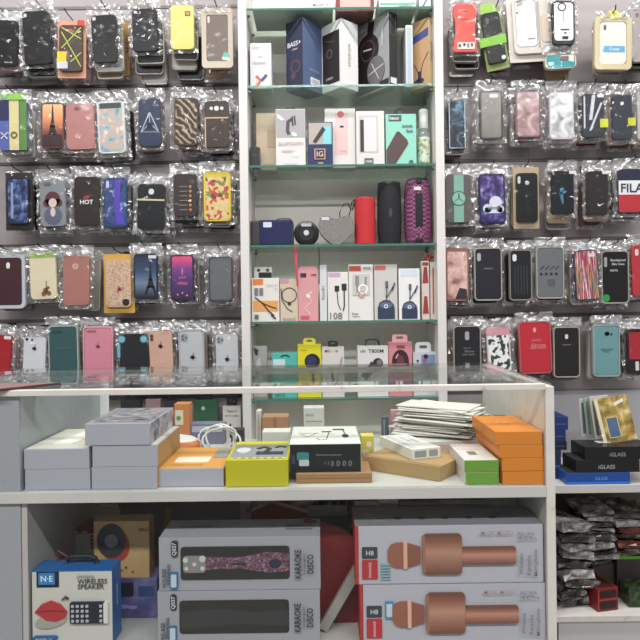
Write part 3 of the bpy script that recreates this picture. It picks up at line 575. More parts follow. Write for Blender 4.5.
# packs on the sixth row, seen through the counter
def hang_pack(x0, y0, x1, y1, name, label, cat, col, items, d=1.84, tab='#1c1c1e'):
    p = P((x0+x1)/2, y1, d); w, h = (x1-x0)*d/F, (y1-y0)*d/F
    r = thing(name, label, cat, p)
    part('carton', box(B(), -w/2, w/2, 0, .02, 0, h, .001), M_(col), r)
    deco(r, T(-w/2, 0, 0), w, h, items)
    if tab: part('hang_tab', ringprism(B(), rr(0, h+.012, w*.6, .03, .008, 4), rr(0, h+.014, w*.25, .008, .003, 4), .008, .0095), mat(tab, .4), r)
    hk = thing('display_hook', f'black wire hook carrying the {label}'[:88], 'hook', (p.x, PANY, p.z+h+.012))
    part('rod', tube(B(), [(0, 0, 0), (0, -(PANY-d)-.005, .002)], .0017, 6), mat('#1c1c1e', .3, .6), hk)
    return r
hang_pack(121, 400, 141, 440, 'accessory_pack', 'black hanging pack behind the top grey-sided carton', 'pack', '#2a2a30', [sticker('#8d90a0', .1, .5, .9, .8)])
hang_pack(146, 399, 161, 440, 'accessory_pack', 'pink and white hanging pack above the left cartons', 'pack', '#a8888c', [sticker('#e3dede', .1, .3, .9, .7)])
hang_pack(164, 401, 180, 440, 'accessory_pack', 'dark grey hanging pack left of the green one', 'pack', '#33323a', [sticker('#5d6070', .2, .5, .8, .8)])
hang_pack(194, 400, 218, 441, 'accessory_pack', 'dark green hanging pack behind the orange pouch', 'pack', '#2d5a40', [('pale_panel', '#a6a3ad', [('r', .03, .03, .97, .48, .02)]), ('pale_star', '#a9cdb8', [('c', .4, .8, .08)])])
hang_pack(223, 406, 241, 441, 'cable_pack', 'white hanging cable pack with black tab beside divider', 'pack', '#cfcac2', [('text', '#5b5b58', [('t', 'Type-C', .5, .85, .6), ('t', 'DATA CABLE', .5, .72, .75)]), ('cable_print', '#2a2a2a', [('l', [(.42, .5), (.42, .1)], .08), ('c', .72, .25, .12)])])

# ------------------------------------------------------------------ middle bay goods
def M(v): return v
z0, z1, z2, z3, z4, z5 = [z+.0002 for z in SZ]
g = 'goods on the glass shelves'
# uppermost shelf: flat packs
pxc('flat_box', 'flat white packet on the uppermost glass shelf, left half', 'box', 252, 333, 1, 1.815, z0, .14, '#dedcd8', {'front': [('text', '#8d8a88', [('t', 'Model: X', .85, .5, .2)])]})
pxc('flat_box', 'white packet on the uppermost glass shelf, right half', 'box', 379, 416, -8, 1.815, z0, .13, '#e0dfdb', {'front': [('green_stripe', '#6fb59a', [('r', .02, .2, .98, .35, .01)]), ('text', '#77797a', [('t', 'UNIVERSAL', .7, .12, .4)])]})
pxc('flat_box', 'red carton on the uppermost glass shelf', 'box', 336, 374, -10, 1.83, z0, .13, '#8a2f2c', {'front': [('pale_panel', '#c9a9a2', [('r', .1, .2, .9, .9, .02)])]})
pxc('sachet', 'small white pack with blue print at the shelf end', 'pack', 419, 431, -10, 1.82, z0, .1, '#d3d6d8', {'front': [('blue_print', '#3a6ea0', [('l', [(.3, .1), (.7, .6), (.5, .9)], .12)])]})
# headphone shelf
pxc('phone_box', 'white box with a red and blue letter Y', 'box', 249.8, 271, 43, 1.83, z1, .07, '#d5d4d8', {'front': [('letter_red', '#d0604a', [('l', [(.28, .28), (.48, .18), (.34, .06)], .13)]), ('letter_blue', '#3d4f86', [('l', [(.78, .3), (.52, .17)], .13)]), ('letter_orange', '#d98a3c', [('l', [(.36, .12), (.3, .07)], .12)]), ('plug_print', '#f3f3f4', [('r', .42, .7, .58, .88, .03)]), ('text', '#9a9aa0', [('t', 'CHARGER', .3, .9, .35), ('t', 'fast power', .45, .56, .6)])]})
def corner_box(name, label, cat, px, yt, d, base, left_px, right_px, yaw, col, left=None, front=None, top=None, **k):
    p = P(px, yt, d); a = math.radians(yaw)
    b = right_px*d/F/math.cos(a)*1.03; l = left_px*d/F/math.sin(a)*1.03
    f = {}
    if left: f['left'] = left
    if front: f['front'] = front
    if top: f['top'] = top
    return carton(name, label, cat, (p.x, d, base), b, p.z-base, l, col, f, yaw=yaw, anchor=0, **k)
corner_box('headphone_box', 'tall slate blue headphone box standing cornerwise', 'box', 302.5, 17, 1.822, z1, 17, 20, 50, '#4f6083',
    left=[('dark_panel', '#252a45', [('r', .01, .005, .99, .995, .005)]), ('headphone_print', '#5a3a4a', [('o', .55, .33, .3, .22), ('c', .42, .2, .14)]), ('text', '#e3e3ea', [('t', 'BASS+', .5, .66, .78), ('t', 'STEREO', .55, .58, .3)])],
    front=[sticker('#dfe3e6', .35, .08, .8, .19), ('bar_code', '#55585c', [('r', .4+.06*i, .1, .42+.06*i, .17, .004) for i in range(6)]), ('text', '#8b97b5', [('t', 'wireless', .5, .3, .5)])])
corner_box('headphone_box', 'white box with a large black picture panel standing cornerwise', 'box', 341, 18, 1.822, z1, 19, 17, 42, '#e0dfde',
    left=[('black_panel', '#221d1d', [('r', .05, .1, .9, .86, .01)]), ('picture', '#5c4a45', [('o', .4, .55, .16, .11), ('l', [(.2, .76), (.7, .7)], .03)]), ('text', '#c9c5c2', [('t', 'STEREO', .4, .18, .35)])],
    front=[('text', '#9a9a9a', [('t', 'wireless', .5, .5, .35, 270)])])
corner_box('headphone_box', 'grey and black box with a big headphone picture', 'box', 388.5, 11, 1.822, z1, 30, 9, 38, '#98979a',
    left=[('black_foot', '#1c1a1c', [('p', [(.0, .02), (.0, .48), (.4, .45), (.45, .1), (.98, .12), (.98, .02)])]), ('headphone_print', '#231a1c', [('e', .38, .6, .33, .23, 10), ('l', [(.45, .8), (.5, .98)], .18)]), ('cup_rim', '#5b4448', [('o', .38, .6, .22, .19)]), ('cup_logo', '#d8d2d2', [('l', [(.25, .62), (.5, .6)], .03)]), ('ear_cup', '#6a686a', [('e', .62, .28, .26, .2)]), ('cup_spokes', '#c3c1c2', [('l', [(.4, .25), (.85, .33)], .02), ('l', [(.5, .4), (.72, .15)], .02)]), ('text', '#d8d8da', [('t', 'HP-1', .25, .9, .2), ('t', 'Headphone', .83, .7, .24, 270)])],
    front=[('black_side', '#19191b', [('r', .02, .005, .98, .99, .01)]), sticker('#d5d5d8', .15, .05, .85, .13), ('frame_lines', '#67676b', [('l', [(.2, .7), (.2, .96), (.8, .96), (.8, .7), (.2, .7)], .03)])])
pxc('slim_box', 'slim white box with brushed silver spine', 'box', 405.5, 412.5, 25, 1.83, z1, .11, '#c9ced3', {'front': [('silver_spine', '#a9b5c0', [('r', .2, .03, .8, .97, .02)])]})
corner_box('earphone_box', 'kraft tan earphone box with a blue band', 'box', 428.5, 17, 1.822, z1, 17, 7.5, 45, '#c9b592',
    left=[('kraft_panel', '#b8946a', [('r', .01, .005, .99, .995, .005)]), ('blue_band', '#3a4a86', [('p', [(.02, .66), (.98, .74), (.98, .86), (.02, .76)])]), ('earphone_print', '#2f3350', [('l', [(.1, .42), (.35, .33), (.5, .2)], .03), ('l', [(.98, .5), (.7, .36), (.58, .2)], .03), ('e', .5, .1, .26, .045, 8), ('r', .46, .1, .62, .25, .04)])],
    front=[('text', '#a08a66', [('t', 'in-ear', .5, .5, .3, 270)])])
# power bank shelf
pxc('charger_plug', 'small black charger block on the middle bay shelf end', 'charger', 250, 259.5, 147, 1.83, z2, .03, '#2c2a2c', {'top': [('pin', '#8a8a8a', [('r', .2, .3, .3, .7, .02), ('r', .7, .3, .8, .7, .02)])], 'front': [('text', '#6d6b6b', [('t', 'ADAPTER', .5, .6, .6)])]}, rough=.35)
pxc('accessory_box', 'beige box tucked behind the white headset box', 'box', 256, 276, 113, 1.87, z2, .06, '#c9b8a0', {'front': [('text', '#a5805a', [('t', 'micro', .6, .1, .5)]), ('pattern', '#b3a188', [('r', .55, .4, .95, .7, .02)])]})
hb = pxc('headset_box', 'white and grey box with a hooked earpiece picture', 'box', 275.5, 305, 109, 1.83, z2, .05, '#d9d7d6', {'front': [('grey_panel', '#a9a7aa', [('r', .01, .51, .99, .99, .01)]), ('earpiece_print', '#4a484c', [('l', [(.45, .56), (.4, .62), (.42, .78), (.55, .82)], .12), ('l', [(.58, .7), (.56, .86), (.64, .88), (.66, .72)], .06)]), ('white_mark', '#f1f1f2', [('p', [(.05, .92), (.3, .82), (.2, .8), (.06, .85)]), ('e', .62, .56, .1, .03, -30), ('e', .68, .22, .08, .05)]), ('text', '#b89c98', [('t', 'BLUETOOTH', .5, .4, .8), ('t', 'HEADSET 4.1', .45, .27, .5), ('t', 'hi-fi music', .5, .05, .4)])]})
part('hang_tab', ringprism(B(), rr(0, hb.children[0].dimensions.z if False else .166, .03, .012, .005, 4), rr(0, .166, .02, .004, .002, 4), .01, .012), mat('#2a2a2c', .4), hb)
pxc('earphone_box', 'navy blue small box with a square gold-framed emblem', 'box', 307.5, 332.5, 122, 1.83, z2, .04, '#27305a', {'front': [('window', '#b3a8a0', [('r', .04, .5, .96, .98, .02)]), ('cyan_strip', '#7fd0dc', [('r', .62, .5, .92, .9, .02)]), ('earbud_print', '#35343a', [('p', [(.2, .56), (.32, .52), (.72, .82), (.6, .9)])]), ('gold_frame', '#c8a98f', [('r', .26, .16, .7, .4, .02)]), ('emblem', '#2a2444', [('r', .3, .18, .66, .38, .02)]), ('text', '#d8bfa8', [('t', 'IG', .48, .28, .26), ('t', 'mini', .5, .08, .2)])]})
pxc('phone_box', 'white box with a pale pink panel', 'box', 324.5, 355, 108.5, 1.85, z2, .05, '#e0dbd8', {'front': [('pink_panel', '#e3c3c0', [('r', .34, .22, .76, .92, .03)]), ('red_seal', '#c46a70', [('c', .52, .9, .11)]), ('dark_dash', '#3c3030', [('r', .5, .68, .62, .71, .01)]), ('text', '#c98a8a', [('t', 'POWER', .6, .28, .2)])]})
pxc('power_bank_box', 'white box with a window showing a pale power bank', 'box', 356, 384, 111, 1.83, z2, .045, '#d8d5d2', {'front': [('window', '#c5c0bb', [('r', .1, .24, .78, .92, .02)]), ('power_bank_print', '#dcd6da', [('r', .26, .26, .72, .88, .04)]), ('dark_edge', '#3b2f2c', [('r', .14, .26, .27, .84, .02)]), ('label', '#58655e', [('r', .28, .02, .6, .14, .01)]), ('text', '#dfe6e2', [('t', '10000', .44, .08, .24)])]})
mb = pxc('power_bank_box', 'mint green power bank box with a slanting brown bank', 'box', 385.5, 416, 114, 1.83, z2, .04, '#8fd0bd', {'front': [('brand_label', '#4d5a57', [('r', .1, .86, .52, .98, .02)]), ('power_bank_print', '#54403f', [('p', [(.01, .02), (.3, .02), (.74, .42), (.7, .5), (.44, .66), (.36, .66), (.01, .3)])]), ('text', '#2f4a46', [('t', 'BANK', .72, .76, .34), ('t', 'fast', .78, .67, .22)]), ('text', '#eff6f3', [('t', 'hoco', .28, .92, .3)]), ('emblem', '#2f4a46', [('o', .82, .06, .07, .04)])]})
hh = P(400, 114, 1.83).z - z2
part('hang_tab', ringprism(B(), ell(0, hh, .02, .022, 24), ell(0, hh+.008, .008, .006, 24), .012, .0135), mat('#26282a', .4), mb)
bt = thing('spray_bottle', 'clear bottle with a pale dotted label beside the divider', 'bottle', P(424, 164, 1.86)); bt.location.z = z2
bh = P(424, 110, 1.86).z - z2
part('bottle_body', lathe(B(), [(.016, 0), (.0178, .003), (.0178, bh*.55), (.013, bh*.66)], 24), clear_mat('bottle_plastic', '#d3e6df', .2, .03, .08), bt, smooth=True)
part('label', lathe(B(), [(.0181, bh*.06), (.0182, bh*.07), (.0182, bh*.5), (.0181, bh*.51)], 24), ramp_mat('dotted_label', 'voronoi', 120, [(0, '#d9e3d0'), (.7, '#d9c98a'), (.85, '#8aa39a')], interp='CONSTANT'), bt, smooth=True)
part('cap', lathe(B(), [(.013, bh*.66), (.0135, bh*.67), (.0135, bh*.98), (.012, bh)], 24), mat('#d9dbda', .3, 0, .3), bt, smooth=True)

# speaker shelf
sp = thing('portable_speaker', 'navy blue brick-shaped portable speaker', 'speaker', P(272, 243, 1.832)); sp.location.z = z3
sw, sh = 43*1.83/F, P(272, 220, 1.83).z - z3
part('body', box(B(), -sw/2, sw/2, 0, .045, .0, sh, .006), mat('#39343a', .5), sp)
part('grille_wrap', box(B(), -sw*.30, sw*.48, -.0015, .0465, .0005, sh+.001, .006), ramp_mat('navy_cloth', 'noise', 500, [(.3, '#141c40'), (.7, '#202a5a')], rough=.8), sp)
deco(sp, T(-sw/2, -.0016, 0), sw, sh, [sticker('#cdd3e6', .3, .72, .5, .92)])
part('carry_strap', tube(B(), [(sw*.1, .02, sh+.002), (sw*.15, .02, sh+.006), (sw*.4, .02, sh+.006), (sw*.46, .018, sh+.002)], .0017, 6), mat('#3a2c26', .6), sp)
rs = thing('portable_speaker', 'round black portable speaker facing forward', 'speaker', P(306.5, 243.5, 1.832)); rs.location.z = z3
rd = 12.6*1.83/F
part('body', lathe(B(), [(rd*.8, 0), (rd*.97, .003), (rd, .008), (rd, .035), (rd*.9, .04)], 32, 'Y', (0, 0, rd)), mat('#1a191b', .35), rs, smooth=False)
part('grille_ring', lathe(B(), [(rd*.6, -.002), (rd*.62, -.004), (rd*.66, -.002), (rd*.66, .001)], 32, 'Y', (0, 0, rd)), mat('#3a3a3e', .3, .4), rs)
part('center_cap', lathe(B(), [(rd*.2, -.005), (rd*.22, -.003), (rd*.22, .001)], 24, 'Y', (0, 0, rd)), mat('#cdced2', .3), rs)
part('sticker', box(B(), -rd*.4, rd*.4, -.004, .0005, rd*1.5, rd*1.75), mat('#aeb2ba', .4), rs)
st = B(); 
px0 = rd*.1
for dx in (-.006, .0): tube(st, [(-rd*.75+dx, -.004, .004), (-rd*.8+dx*.8, -.018, -.010), (-rd*.78+dx*.6, -.022, -.05), (-rd*.72+dx*.3, -.022, -.105), (-rd*.75, -.0215, -.118)], .0022, 6)
part('wrist_strap', st, mat('#c2505f', .6), rs, label='pink woven strap hanging below the shelf')
st = B(); tube(st, [(rd*.9, -.004, .006), (rd*.98, -.018, -.01), (rd*1.0, -.0215, -.05), (rd*.97, -.0215, -.11)], .0013, 6)
part('cord', st, mat('#1c1a1a', .6), rs)
# heart speaker
hs = thing('portable_speaker', 'grey tweed heart-shaped speaker with a black loop', 'speaker', P(336.5, 243.5, 1.832)); hs.location.z = z3
hw_, hh_ = 35*1.83/F, P(336, 213, 1.83).z - z3
pts = []
for k in range(48):
    t = 2*math.pi*k/48
    x = 16*abs(math.sin(t))**1.7*(1 if math.sin(t) > 0 else -1); y = 13*math.cos(t)-5*math.cos(2*t)-2*math.cos(3*t)-math.cos(4*t)
    ex, ey = .5*hw_*math.sin(t), hh_*(.46+.46*math.cos(t))
    pts.append((.6*x/32*hw_*1.03+.42*ex, .6*(y+17)/28.9*hh_*1.03+.4*ey - .006*hh_))
part('body', prism(B(), pts, 0, .04, 0), '@tweed', hs)
part('sticker', box(B(), -hw_*.42, -hw_*.2, -.0012, .001, hh_*.78, hh_*.88), mat('#c9ccd3', .4), hs)
part('carry_loop', tube(B(), [(.012, .01, hh_*.78), (.01, .006, hh_*1.02), (.022, .004, hh_*1.28), (.034, .004, hh_*1.32), (.042, .006, hh_*1.1), (.036, .008, hh_*.9)], .0016, 6), mat('#211f20', .5), hs)
def can(label, x0, x1, yt, col, prof, name='portable_speaker'):
    p = P((x0+x1)/2, 243.5, 1.862); r0 = (x1-x0)/2*1.83/F; h = P((x0+x1)/2, yt, 1.84).z - z3
    r = thing(name, label, 'speaker', (p.x, p.y, z3))
    part('body', lathe(B(), [(a*r0, b*h) for a, b in prof], 40), col, r, smooth=False)
    return r, r0, h
r, r0, h = can('red cylindrical speaker with a small black side loop', 354.5, 376, 197, ramp_mat('red_cloth', 'noise', 500, [(.3, '#b3252b'), (.7, '#cb333a')], rough=.8), [(.9, .02), (1, .03), (1, .97), (.93, .99)])
part('end_cap', lathe(B(), [(r0*.9, 0), (r0*.97, .002), (r0*.97, .006)], 32), mat('#6d1a1e', .4), r)
part('end_cap', lathe(B(), [(r0*.93, h*.985), (r0*.88, h), (r0*.5, h*.995)], 32), mat('#8f2025', .4), r)
part('carry_loop', tube(B(), [(-r0*.9, -.008, h*.97), (-r0*1.25, -.014, h*.9), (-r0*1.38, -.014, h*.76), (-r0*1.2, -.012, h*.74), (-r0*1.0, -.01, h*.9)], .0022, 6), mat('#1d1b1c', .6), r)
r, r0, h = can('tall black fabric cylinder speaker', 377.3, 402, 181.5, ramp_mat('black_cloth', 'noise', 500, [(.3, '#141417'), (.7, '#232328')], rough=.8), [(.84, 0), (.9, .02), (.97, .2), (1, .5), (.97, .8), (.94, .94), (.9, .96)])
part('end_cap', lathe(B(), [(r0*.9, h*.955), (r0*.93, h*.965), (r0*.92, h*.992), (r0*.85, h)], 32), mat('#2b2b2e', .3), r)
deco(r, T(-r0, -r0*1.0, 0), r0*2, h, [('logo', '#3b3b40', [('e', .5, .5, .07, .07)])])
r, r0, h = can('tall magenta checkered speaker with a black control strip', 404, 432, 178, '@mesh', [(.8, .01), (.9, .04), (.98, .2), (1, .5), (.97, .78), (.86, .94), (.78, .97)])
part('end_cap', lathe(B(), [(r0*.79, h*.965), (r0*.78, h*.985), (r0*.65, h)], 32), mat('#1f1b1f', .3), r)
part('end_cap', lathe(B(), [(r0*.78, 0), (r0*.81, .003), (r0*.81, h*.02)], 32), mat('#1f1b1f', .3), r)
part('control_strip', box(B(), -r0*.3, r0*.22, -r0*1.03, -r0*.8, h*.26, h*.76, .002), mat('#19171a', .35), r)
part('foot_pad', box(B(), -r0*.3, r0*.25, -r0*1.0, -r0*.7, h*.02, h*.1, .004), mat('#19171a', .4), r)
part('top_pad', box(B(), -r0*.24, r0*.2, -r0*.98, -r0*.7, h*.9, h*.98, .004), mat('#19171a', .4), r)
part('sticker', box(B(), -r0*.38, r0*.1, -r0*1.03, -r0*.8, h*.8, h*.85), mat('#d7d0d8', .4), r)

# cable shelf
CB = 'goods on the cable shelf'
a = pxc('cable_box', 'white box with orange blocks and an orange-black cable', 'box', 251.5, 279, 278, 1.83, z4, .03, '#dedbd6', {'front': [('orange_label', '#d9813c', [('r', .04, .84, .42, .98, .01)]), ('orange_block', '#dda05c', [('r', .05, .24, .96, .48, .01)]), ('grey_blocks', '#77777a', [('r', .1, .6, .24, .77, .02), ('r', .28, .6, .42, .77, .02)]), ('cable_print', '#47352b', [('l', [(.12, .56), (.4, .42), (.6, .25), (.8, .14)], .05), ('l', [(.4, .42), (.7, .34), (.9, .3)], .04), ('p', [(.72, .18), (.88, .08), (.84, .05), (.68, .14)])]), ('text', '#a8a5a1', [('t', 'CABLE 2.4A', .74, .83, .4), ('t', 'USB', .88, .74, .12)]), ('code_block', '#5a6a58', [('r', .1, .06, .24, .16, .01)])]})
pxc('adapter_box', 'white box with two round sockets behind the orange cable box', 'box', 254, 272, 267, 1.865, z4, .03, '#d0cdc9', {'front': [('socket', '#3a3a3c', [('c', .25, .94, .09), ('c', .75, .94, .09)]), ('black_tab', '#1d1d1f', [('r', .25, .76, .98, .9, .05)])]})
pxc('cable_box', 'beige box with a looped brown cable picture', 'box', 280, 297.5, 279, 1.83, z4, .03, '#cdbda8', {'front': [('pink_label', '#c98fa5', [('r', .0, .9, .5, 1, .01)]), ('cable_print', '#43302a', [('o', .52, .62, .44, .39), ('l', [(.05, .78), (.1, .5), (.4, .3), (.7, .22)], .05)]), ('dot', '#3a2c28', [('c', .52, .42, .1)]), ('text', '#a08f7a', [('t', 'lanyard', .5, .05, .7)])]})
pk = thing('earphone_box', 'pink rounded earphone box with white earbuds picture', 'box', P(308.5, 320, 1.83)); pk.location.z = z4
w_, h_ = 20*1.83/F, P(308.5, 266.5, 1.83).z - z4
part('carton', prism(B(), [(-w_/2, 0), (w_/2, 0), (w_/2, h_*.93), (w_*.42, h_), (-w_*.42, h_), (-w_/2, h_*.93)], 0, .03, .001), mat('#d99a9e', .5), pk)
deco(pk, T(-w_/2, 0, 0), w_, h_, [('sticker', '#3b2b45', [('r', .12, .8, .42, .88, .02)]), ('earbud_print', '#f0e3e0', [('e', .5, .46, .1, .045, 40), ('l', [(.55, .42), (.7, .36), (.3, .24), (.6, .12)], .03), ('c', .62, .52, .05)]), ('label', '#c25a6d', [('r', .12, .04, .55, .1, .02)]), ('hang_slot', '#7a4a50', [('r', .65, .84, .92, .86, .01)])])
pxc('slim_box', 'slim white carton beside the pink earphone box', 'box', 319.5, 326.5, 265, 1.83, z4, .05, '#d3d5d8', {'front': [('text', '#8f9296', [('t', 'Lightning', .5, .5, .25, 270)])]})
pxc('cable_box', 'white box numbered 108 with two black cables', 'box', 327.5, 348, 272, 1.83, z4, .03, '#e0ded9', {'front': [('pink_label', '#c9a3c0', [('r', .04, .9, .62, .99, .01)]), ('cable_print', '#26262a', [('r', .34, .6, .56, .72, .03), ('r', .68, .62, .92, .76, .03), ('l', [(.45, .6), (.5, .35), (.62, .22)], .04), ('l', [(.8, .62), (.8, .3), (.74, .2)], .06)]), ('text', '#77757a', [('t', '108', .4, .1, .6)])]})
pxc('cable_box', 'white windowed box with a coiled white cable', 'box', 348.5, 373, 264.5, 1.835, z4, .04, '#e1dfdc', {'front': [('red_label', '#c4544d', [('r', .02, .88, .5, .98, .01)]), ('text', '#3b3335', [('t', 'FOX', .76, .93, .28)]), ('window', '#c6c3c0', [('r', .15, .45, .86, .83, .02)]), ('cable_print', '#8e8b8c', [('r', .26, .62, .42, .8, .03), ('l', [(.34, .62), (.36, .5)], .08), ('l', [(.7, .78), (.68, .6)], .08)]), ('coil_print', '#f6f5f4', [('o', .58, .56, .2, .14)]), ('orange_ring', '#d08a68', [('o', .52, .47, .13, .1)]), ('text', '#4c4a4b', [('t', 'Data', .25, .12, .25), ('t', '1000 mm', .3, .07, .3)])]})
for (xa, xb, yt, lab, c1) in ((374, 397, 264.5, 'grey-white box with a blue shelled cable, left of its twin', '#c9c6c1'), (398.5, 419.5, 268.5, 'bright white box with a blue shelled cable, right of its twin', '#e6e5e3')):
    pxc('cable_box', lab, 'box', xa, xb, yt, 1.83, z4, .035, c1, {'front': ([('red_label', '#c4685d', [('r', .02, .9, .5, .98, .01)])] if xa < 390 else [('blue_tint', '#cfdae8', [('r', .1, .85, .9, .98, .02)])]) + [('shell_print', '#2f3a55', [('p', [(.14, .02), (.14, .22), (.22, .32), (.4, .36), (.66, .36), (.84, .28), (.88, .2), (.88, .02)])]), ('shell_top', '#5d6a86', [('e', .5, .27, .28, .06)]), ('emblem', '#dfe4ec', [('o', .5, .25, .09, .05)]), ('cable_print', '#5b6270', [('l', [(.52, .36), (.54, .6)], .05), ('l', [(.52, .4), (.82, .6)], .05), ('r', .48, .58, .6, .7, .02), ('p', [(.74, .55), (.8, .52), (.92, .66), (.86, .68)])])]})
pxc('brush_box', 'narrow white box with red brush pictures', 'box', 421.5, 429, 261, 1.84, z4, .03, '#d8cfc8', {'front': [('red_print', '#a03a38', [('p', [(.3, .9), (.7, .9), (.9, .62), (.1, .62)]), ('p', [(.3, .4), (.7, .4), (.9, .1), (.1, .1)]), ('r', .1, .92, .9, .98, .01)])]})
pxc('brush_box', 'narrow white striped box against the divider', 'box', 430, 436, 262, 1.84, z4, .03, '#cfc6bf', {'front': [('red_print', '#a85a50', [('l', [(.5, .1), (.5, .9)], .25)])]})
tg = B()
for i in range(7): tube(tg, [(R.uniform(-.012, .012), R.uniform(-.004, .008), 0.002), (R.uniform(-.016, .016), R.uniform(-.006, .01), .012), (R.uniform(-.014, .016), R.uniform(-.004, .008), R.uniform(.012, .022))], .002, 5)
q = P(428.5, 260, 1.846); q.z = P(425.2, 261, 1.84).z + .0015
tt = part('ribbon', tg, mat('#b3362c', .5)); tt.location = q; tag(tt, 'tangled red ribbon on top of the brush boxes', 'ribbon')

# lowest visible shelf (behind the counter glass)
pk = pxc('charger_pack', 'clear pack with a black plug leaning by the divider', 'pack', 253, 267, 346, 1.85, z5, .02, '#a9aaa8', {'front': [('plug_print', '#3a3d40', [('p', [(.05, .98), (.4, .92), (.3, .8), (.1, .85)]), ('l', [(.2, .5), (.8, .35)], .05)]), ('white_panel', '#c9cac8', [('p', [(.1, .3), (.7, .3), (.5, .78), (.2, .7)])])]})
tq = pxc('earphone_box', 'turquoise box with a curved top and white window', 'box', 272, 297, 353, 1.83, z5, .03, '#4fb3a9', {'front': [('white_window', '#c9d8d6', [('r', .04, .6, .52, .86, .02)]), ('black_arc', '#26302f', [('l', [(.35, .91), (.45, .95), (.58, .95), (.7, .91)], .05), ('c', .62, .6, .07)]), ('text', '#2a7a70', [('t', 'NICE', .3, .06, .4)])]})
yb = pxc('car_holder_box', 'bright yellow box with a round black holder picture', 'box', 297.5, 321, 344.5, 1.83, z5, .05, '#d8d02a', {'front': [('holder_print', '#22222c', [('c', .62, .68, .33), ('l', [(.65, .5), (.66, .25)], .12)]), ('lens_print', '#2f3560', [('c', .58, .69, .2)]), ('text', '#8a8420', [('t', 'wireless', .25, .9, .3)])]})
hh = P(309, 344.5, 1.83).z - z5
part('hang_tab', ringprism(B(), rr(0, hh+.006, .036, .024, .008, 4), rr(0, hh+.01, .016, .006, .003, 4), .012, .0135), mat('#c9c332', .5), yb)
wb = pxc('microphone_box', 'white box with a black tab and pen microphone picture', 'box', 322, 344, 347, 1.83, z5, .05, '#d5cec9', {'front': [('text', '#4a4446', [('t', 'MIC - 16', .42, .92, .6)]), ('mic_print', '#2c2a2c', [('c', .42, .55, .13), ('l', [(.42, .55), (.55, .2)], .08)]), ('stick_print', '#9a928e', [('l', [(.9, .8), (.6, .15)], .06)])]})
hh = P(333, 347, 1.83).z - z5
part('hang_tab', ringprism(B(), rr(-.0, hh+.006, .028, .022, .006, 4), rr(0, hh+.010, .012, .005, .002, 4), .012, .0135), mat('#242426', .5), wb)
hb = pxc('flashlight_box', 'white box with a black torch picture and carry handle', 'box', 357.5, 388, 346, 1.83, z5, .05, '#d9d8d6', {'front': [('text', '#3a3a3c', [('t', 'T800M', .6, .9, .5), ('t', 'LED', .18, .9, .18)]), ('torch_print', '#2a2a2c', [('p', [(.1, .42), (.3, .33), (.62, .58), (.45, .7)]), ('e', .66, .66, .17, .1, 40)]), ('torch_head', '#77777a', [('e', .71, .68, .09, .05, 40)])]})
hh = P(372, 346, 1.83).z - z5
part('carry_handle', tube(B(), [(-.02, .02, hh), (-.018, .02, hh+.014), (-.01, .02, hh+.018), (.01, .02, hh+.018), (.018, .02, hh+.014), (.02, .02, hh)], .003, 8), mat('#222224', .5), hb)
pb = pxc('ring_light_box', 'pink box with a dark oval opening', 'box', 388.5, 412, 342, 1.83, z5, .05, '#d08791', {'front': [('label', '#8f4552', [('r', .35, .88, .7, .94, .02)]), ('oval_opening', '#3a2228', [('e', .5, .64, .36, .22)]), ('inner_print', '#6a3a40', [('e', .5, .62, .16, .14)]), ('gleam', '#d8b9bb', [('l', [(.3, .7), (.4, .78)], .05)])]})  # small pale stroke is a highlight painted inside the oval
hh = P(400, 342, 1.83).z - z5
part('hang_tab', ringprism(B(), rr(0, hh+.006, .044, .03, .006, 4), rr(0, hh+.012, .02, .007, .003, 4), .012, .0135), mat('#d9a0a6', .5), pb)
wb = pxc('earphone_box', 'white box with a blue and red picture by the divider', 'box', 413, 436, 352, 1.835, z5, .045, '#c9ccd0', {'front': [('picture', '#7d90b8', [('r', .35, .66, .95, .94, .02)]), ('red_dot', '#b05a58', [('c', .5, .8, .09)]), ('dark_dot', '#2a2c38', [('c', .55, .9, .1), ('c', .2, .8, .05)])]})
hh = P(425, 352, 1.835).z - z5
part('hang_tab', ringprism(B(), rr(-.002, hh+.01, .046, .036, .01, 4), rr(-.002, hh+.014, .022, .009, .004, 4), .012, .0135), mat('#d5d6d8', .4), wb)

# ------------------------------------------------------------------ the counter
D0, D1 = 1.0, 1.39
TOPZ = P(320, 386.7, D0).z; RAILH = 5.6*D0/F
SHZ = P(300, 489, D0).z; SHT = 11*D0/F
FLZ = P(430, 642, 1.01).z
cxl = P(18.5, 450, D0).x; cxl0 = cxl - .22
cxr0, cxr1 = P(546, 450, D0).x, P(555, 450, D0).x
ctr = thing('display_counter', 'white glass-topped shop counter with one inner shelf', 'counter', ((cxl0+cxr1)/2, D0, 0))
cM = T(-(cxl0+cxr1)/2, -D0, 0)
CW = ramp_mat('white_laminate', 'noise', 5, [(.3, '#b9b8b5'), (.7, '#c2c1be')], rough=.35)
CW2 = ramp_mat('worn_white_edge', 'noise', 25, [(.25, '#8f8678'), (.36, '#cfcbc4'), (.7, '#d8d5cf')], rough=.4, detail=5)
part('end_panel', box(B(), cxl0, cxl, D0+.004, D1, .0, TOPZ-RAILH, .001), mat('#969b9f', .3), ctr, cM)
part('end_panel', box(B(), cxr0, cxr1, D0, D1, .0, TOPZ-.004, .0012), CW2, ctr, cM)
part('top_rail', box(B(), cxl0, cxr0-.0005, D0-.004, D0+.010, TOPZ-RAILH, TOPZ+.0004, .001), CW2, ctr, cM)
part('back_rail', box(B(), cxl0, cxr0-.0005, D1-.012, D1, TOPZ-.018, TOPZ-.0062, .001), mat('#cfcdca', .4), ctr, cM)
part('middle_shelf', box(B(), cxl0, cxr0-.0005, D0-.002, D1-.004, SHZ-SHT, SHZ, .001), CW, ctr, cM)
part('lower_shelf', box(B(), cxl, cxr0-.0005, D0+.004, D1-.004, FLZ-.018, FLZ, .001), CW, ctr, cM)
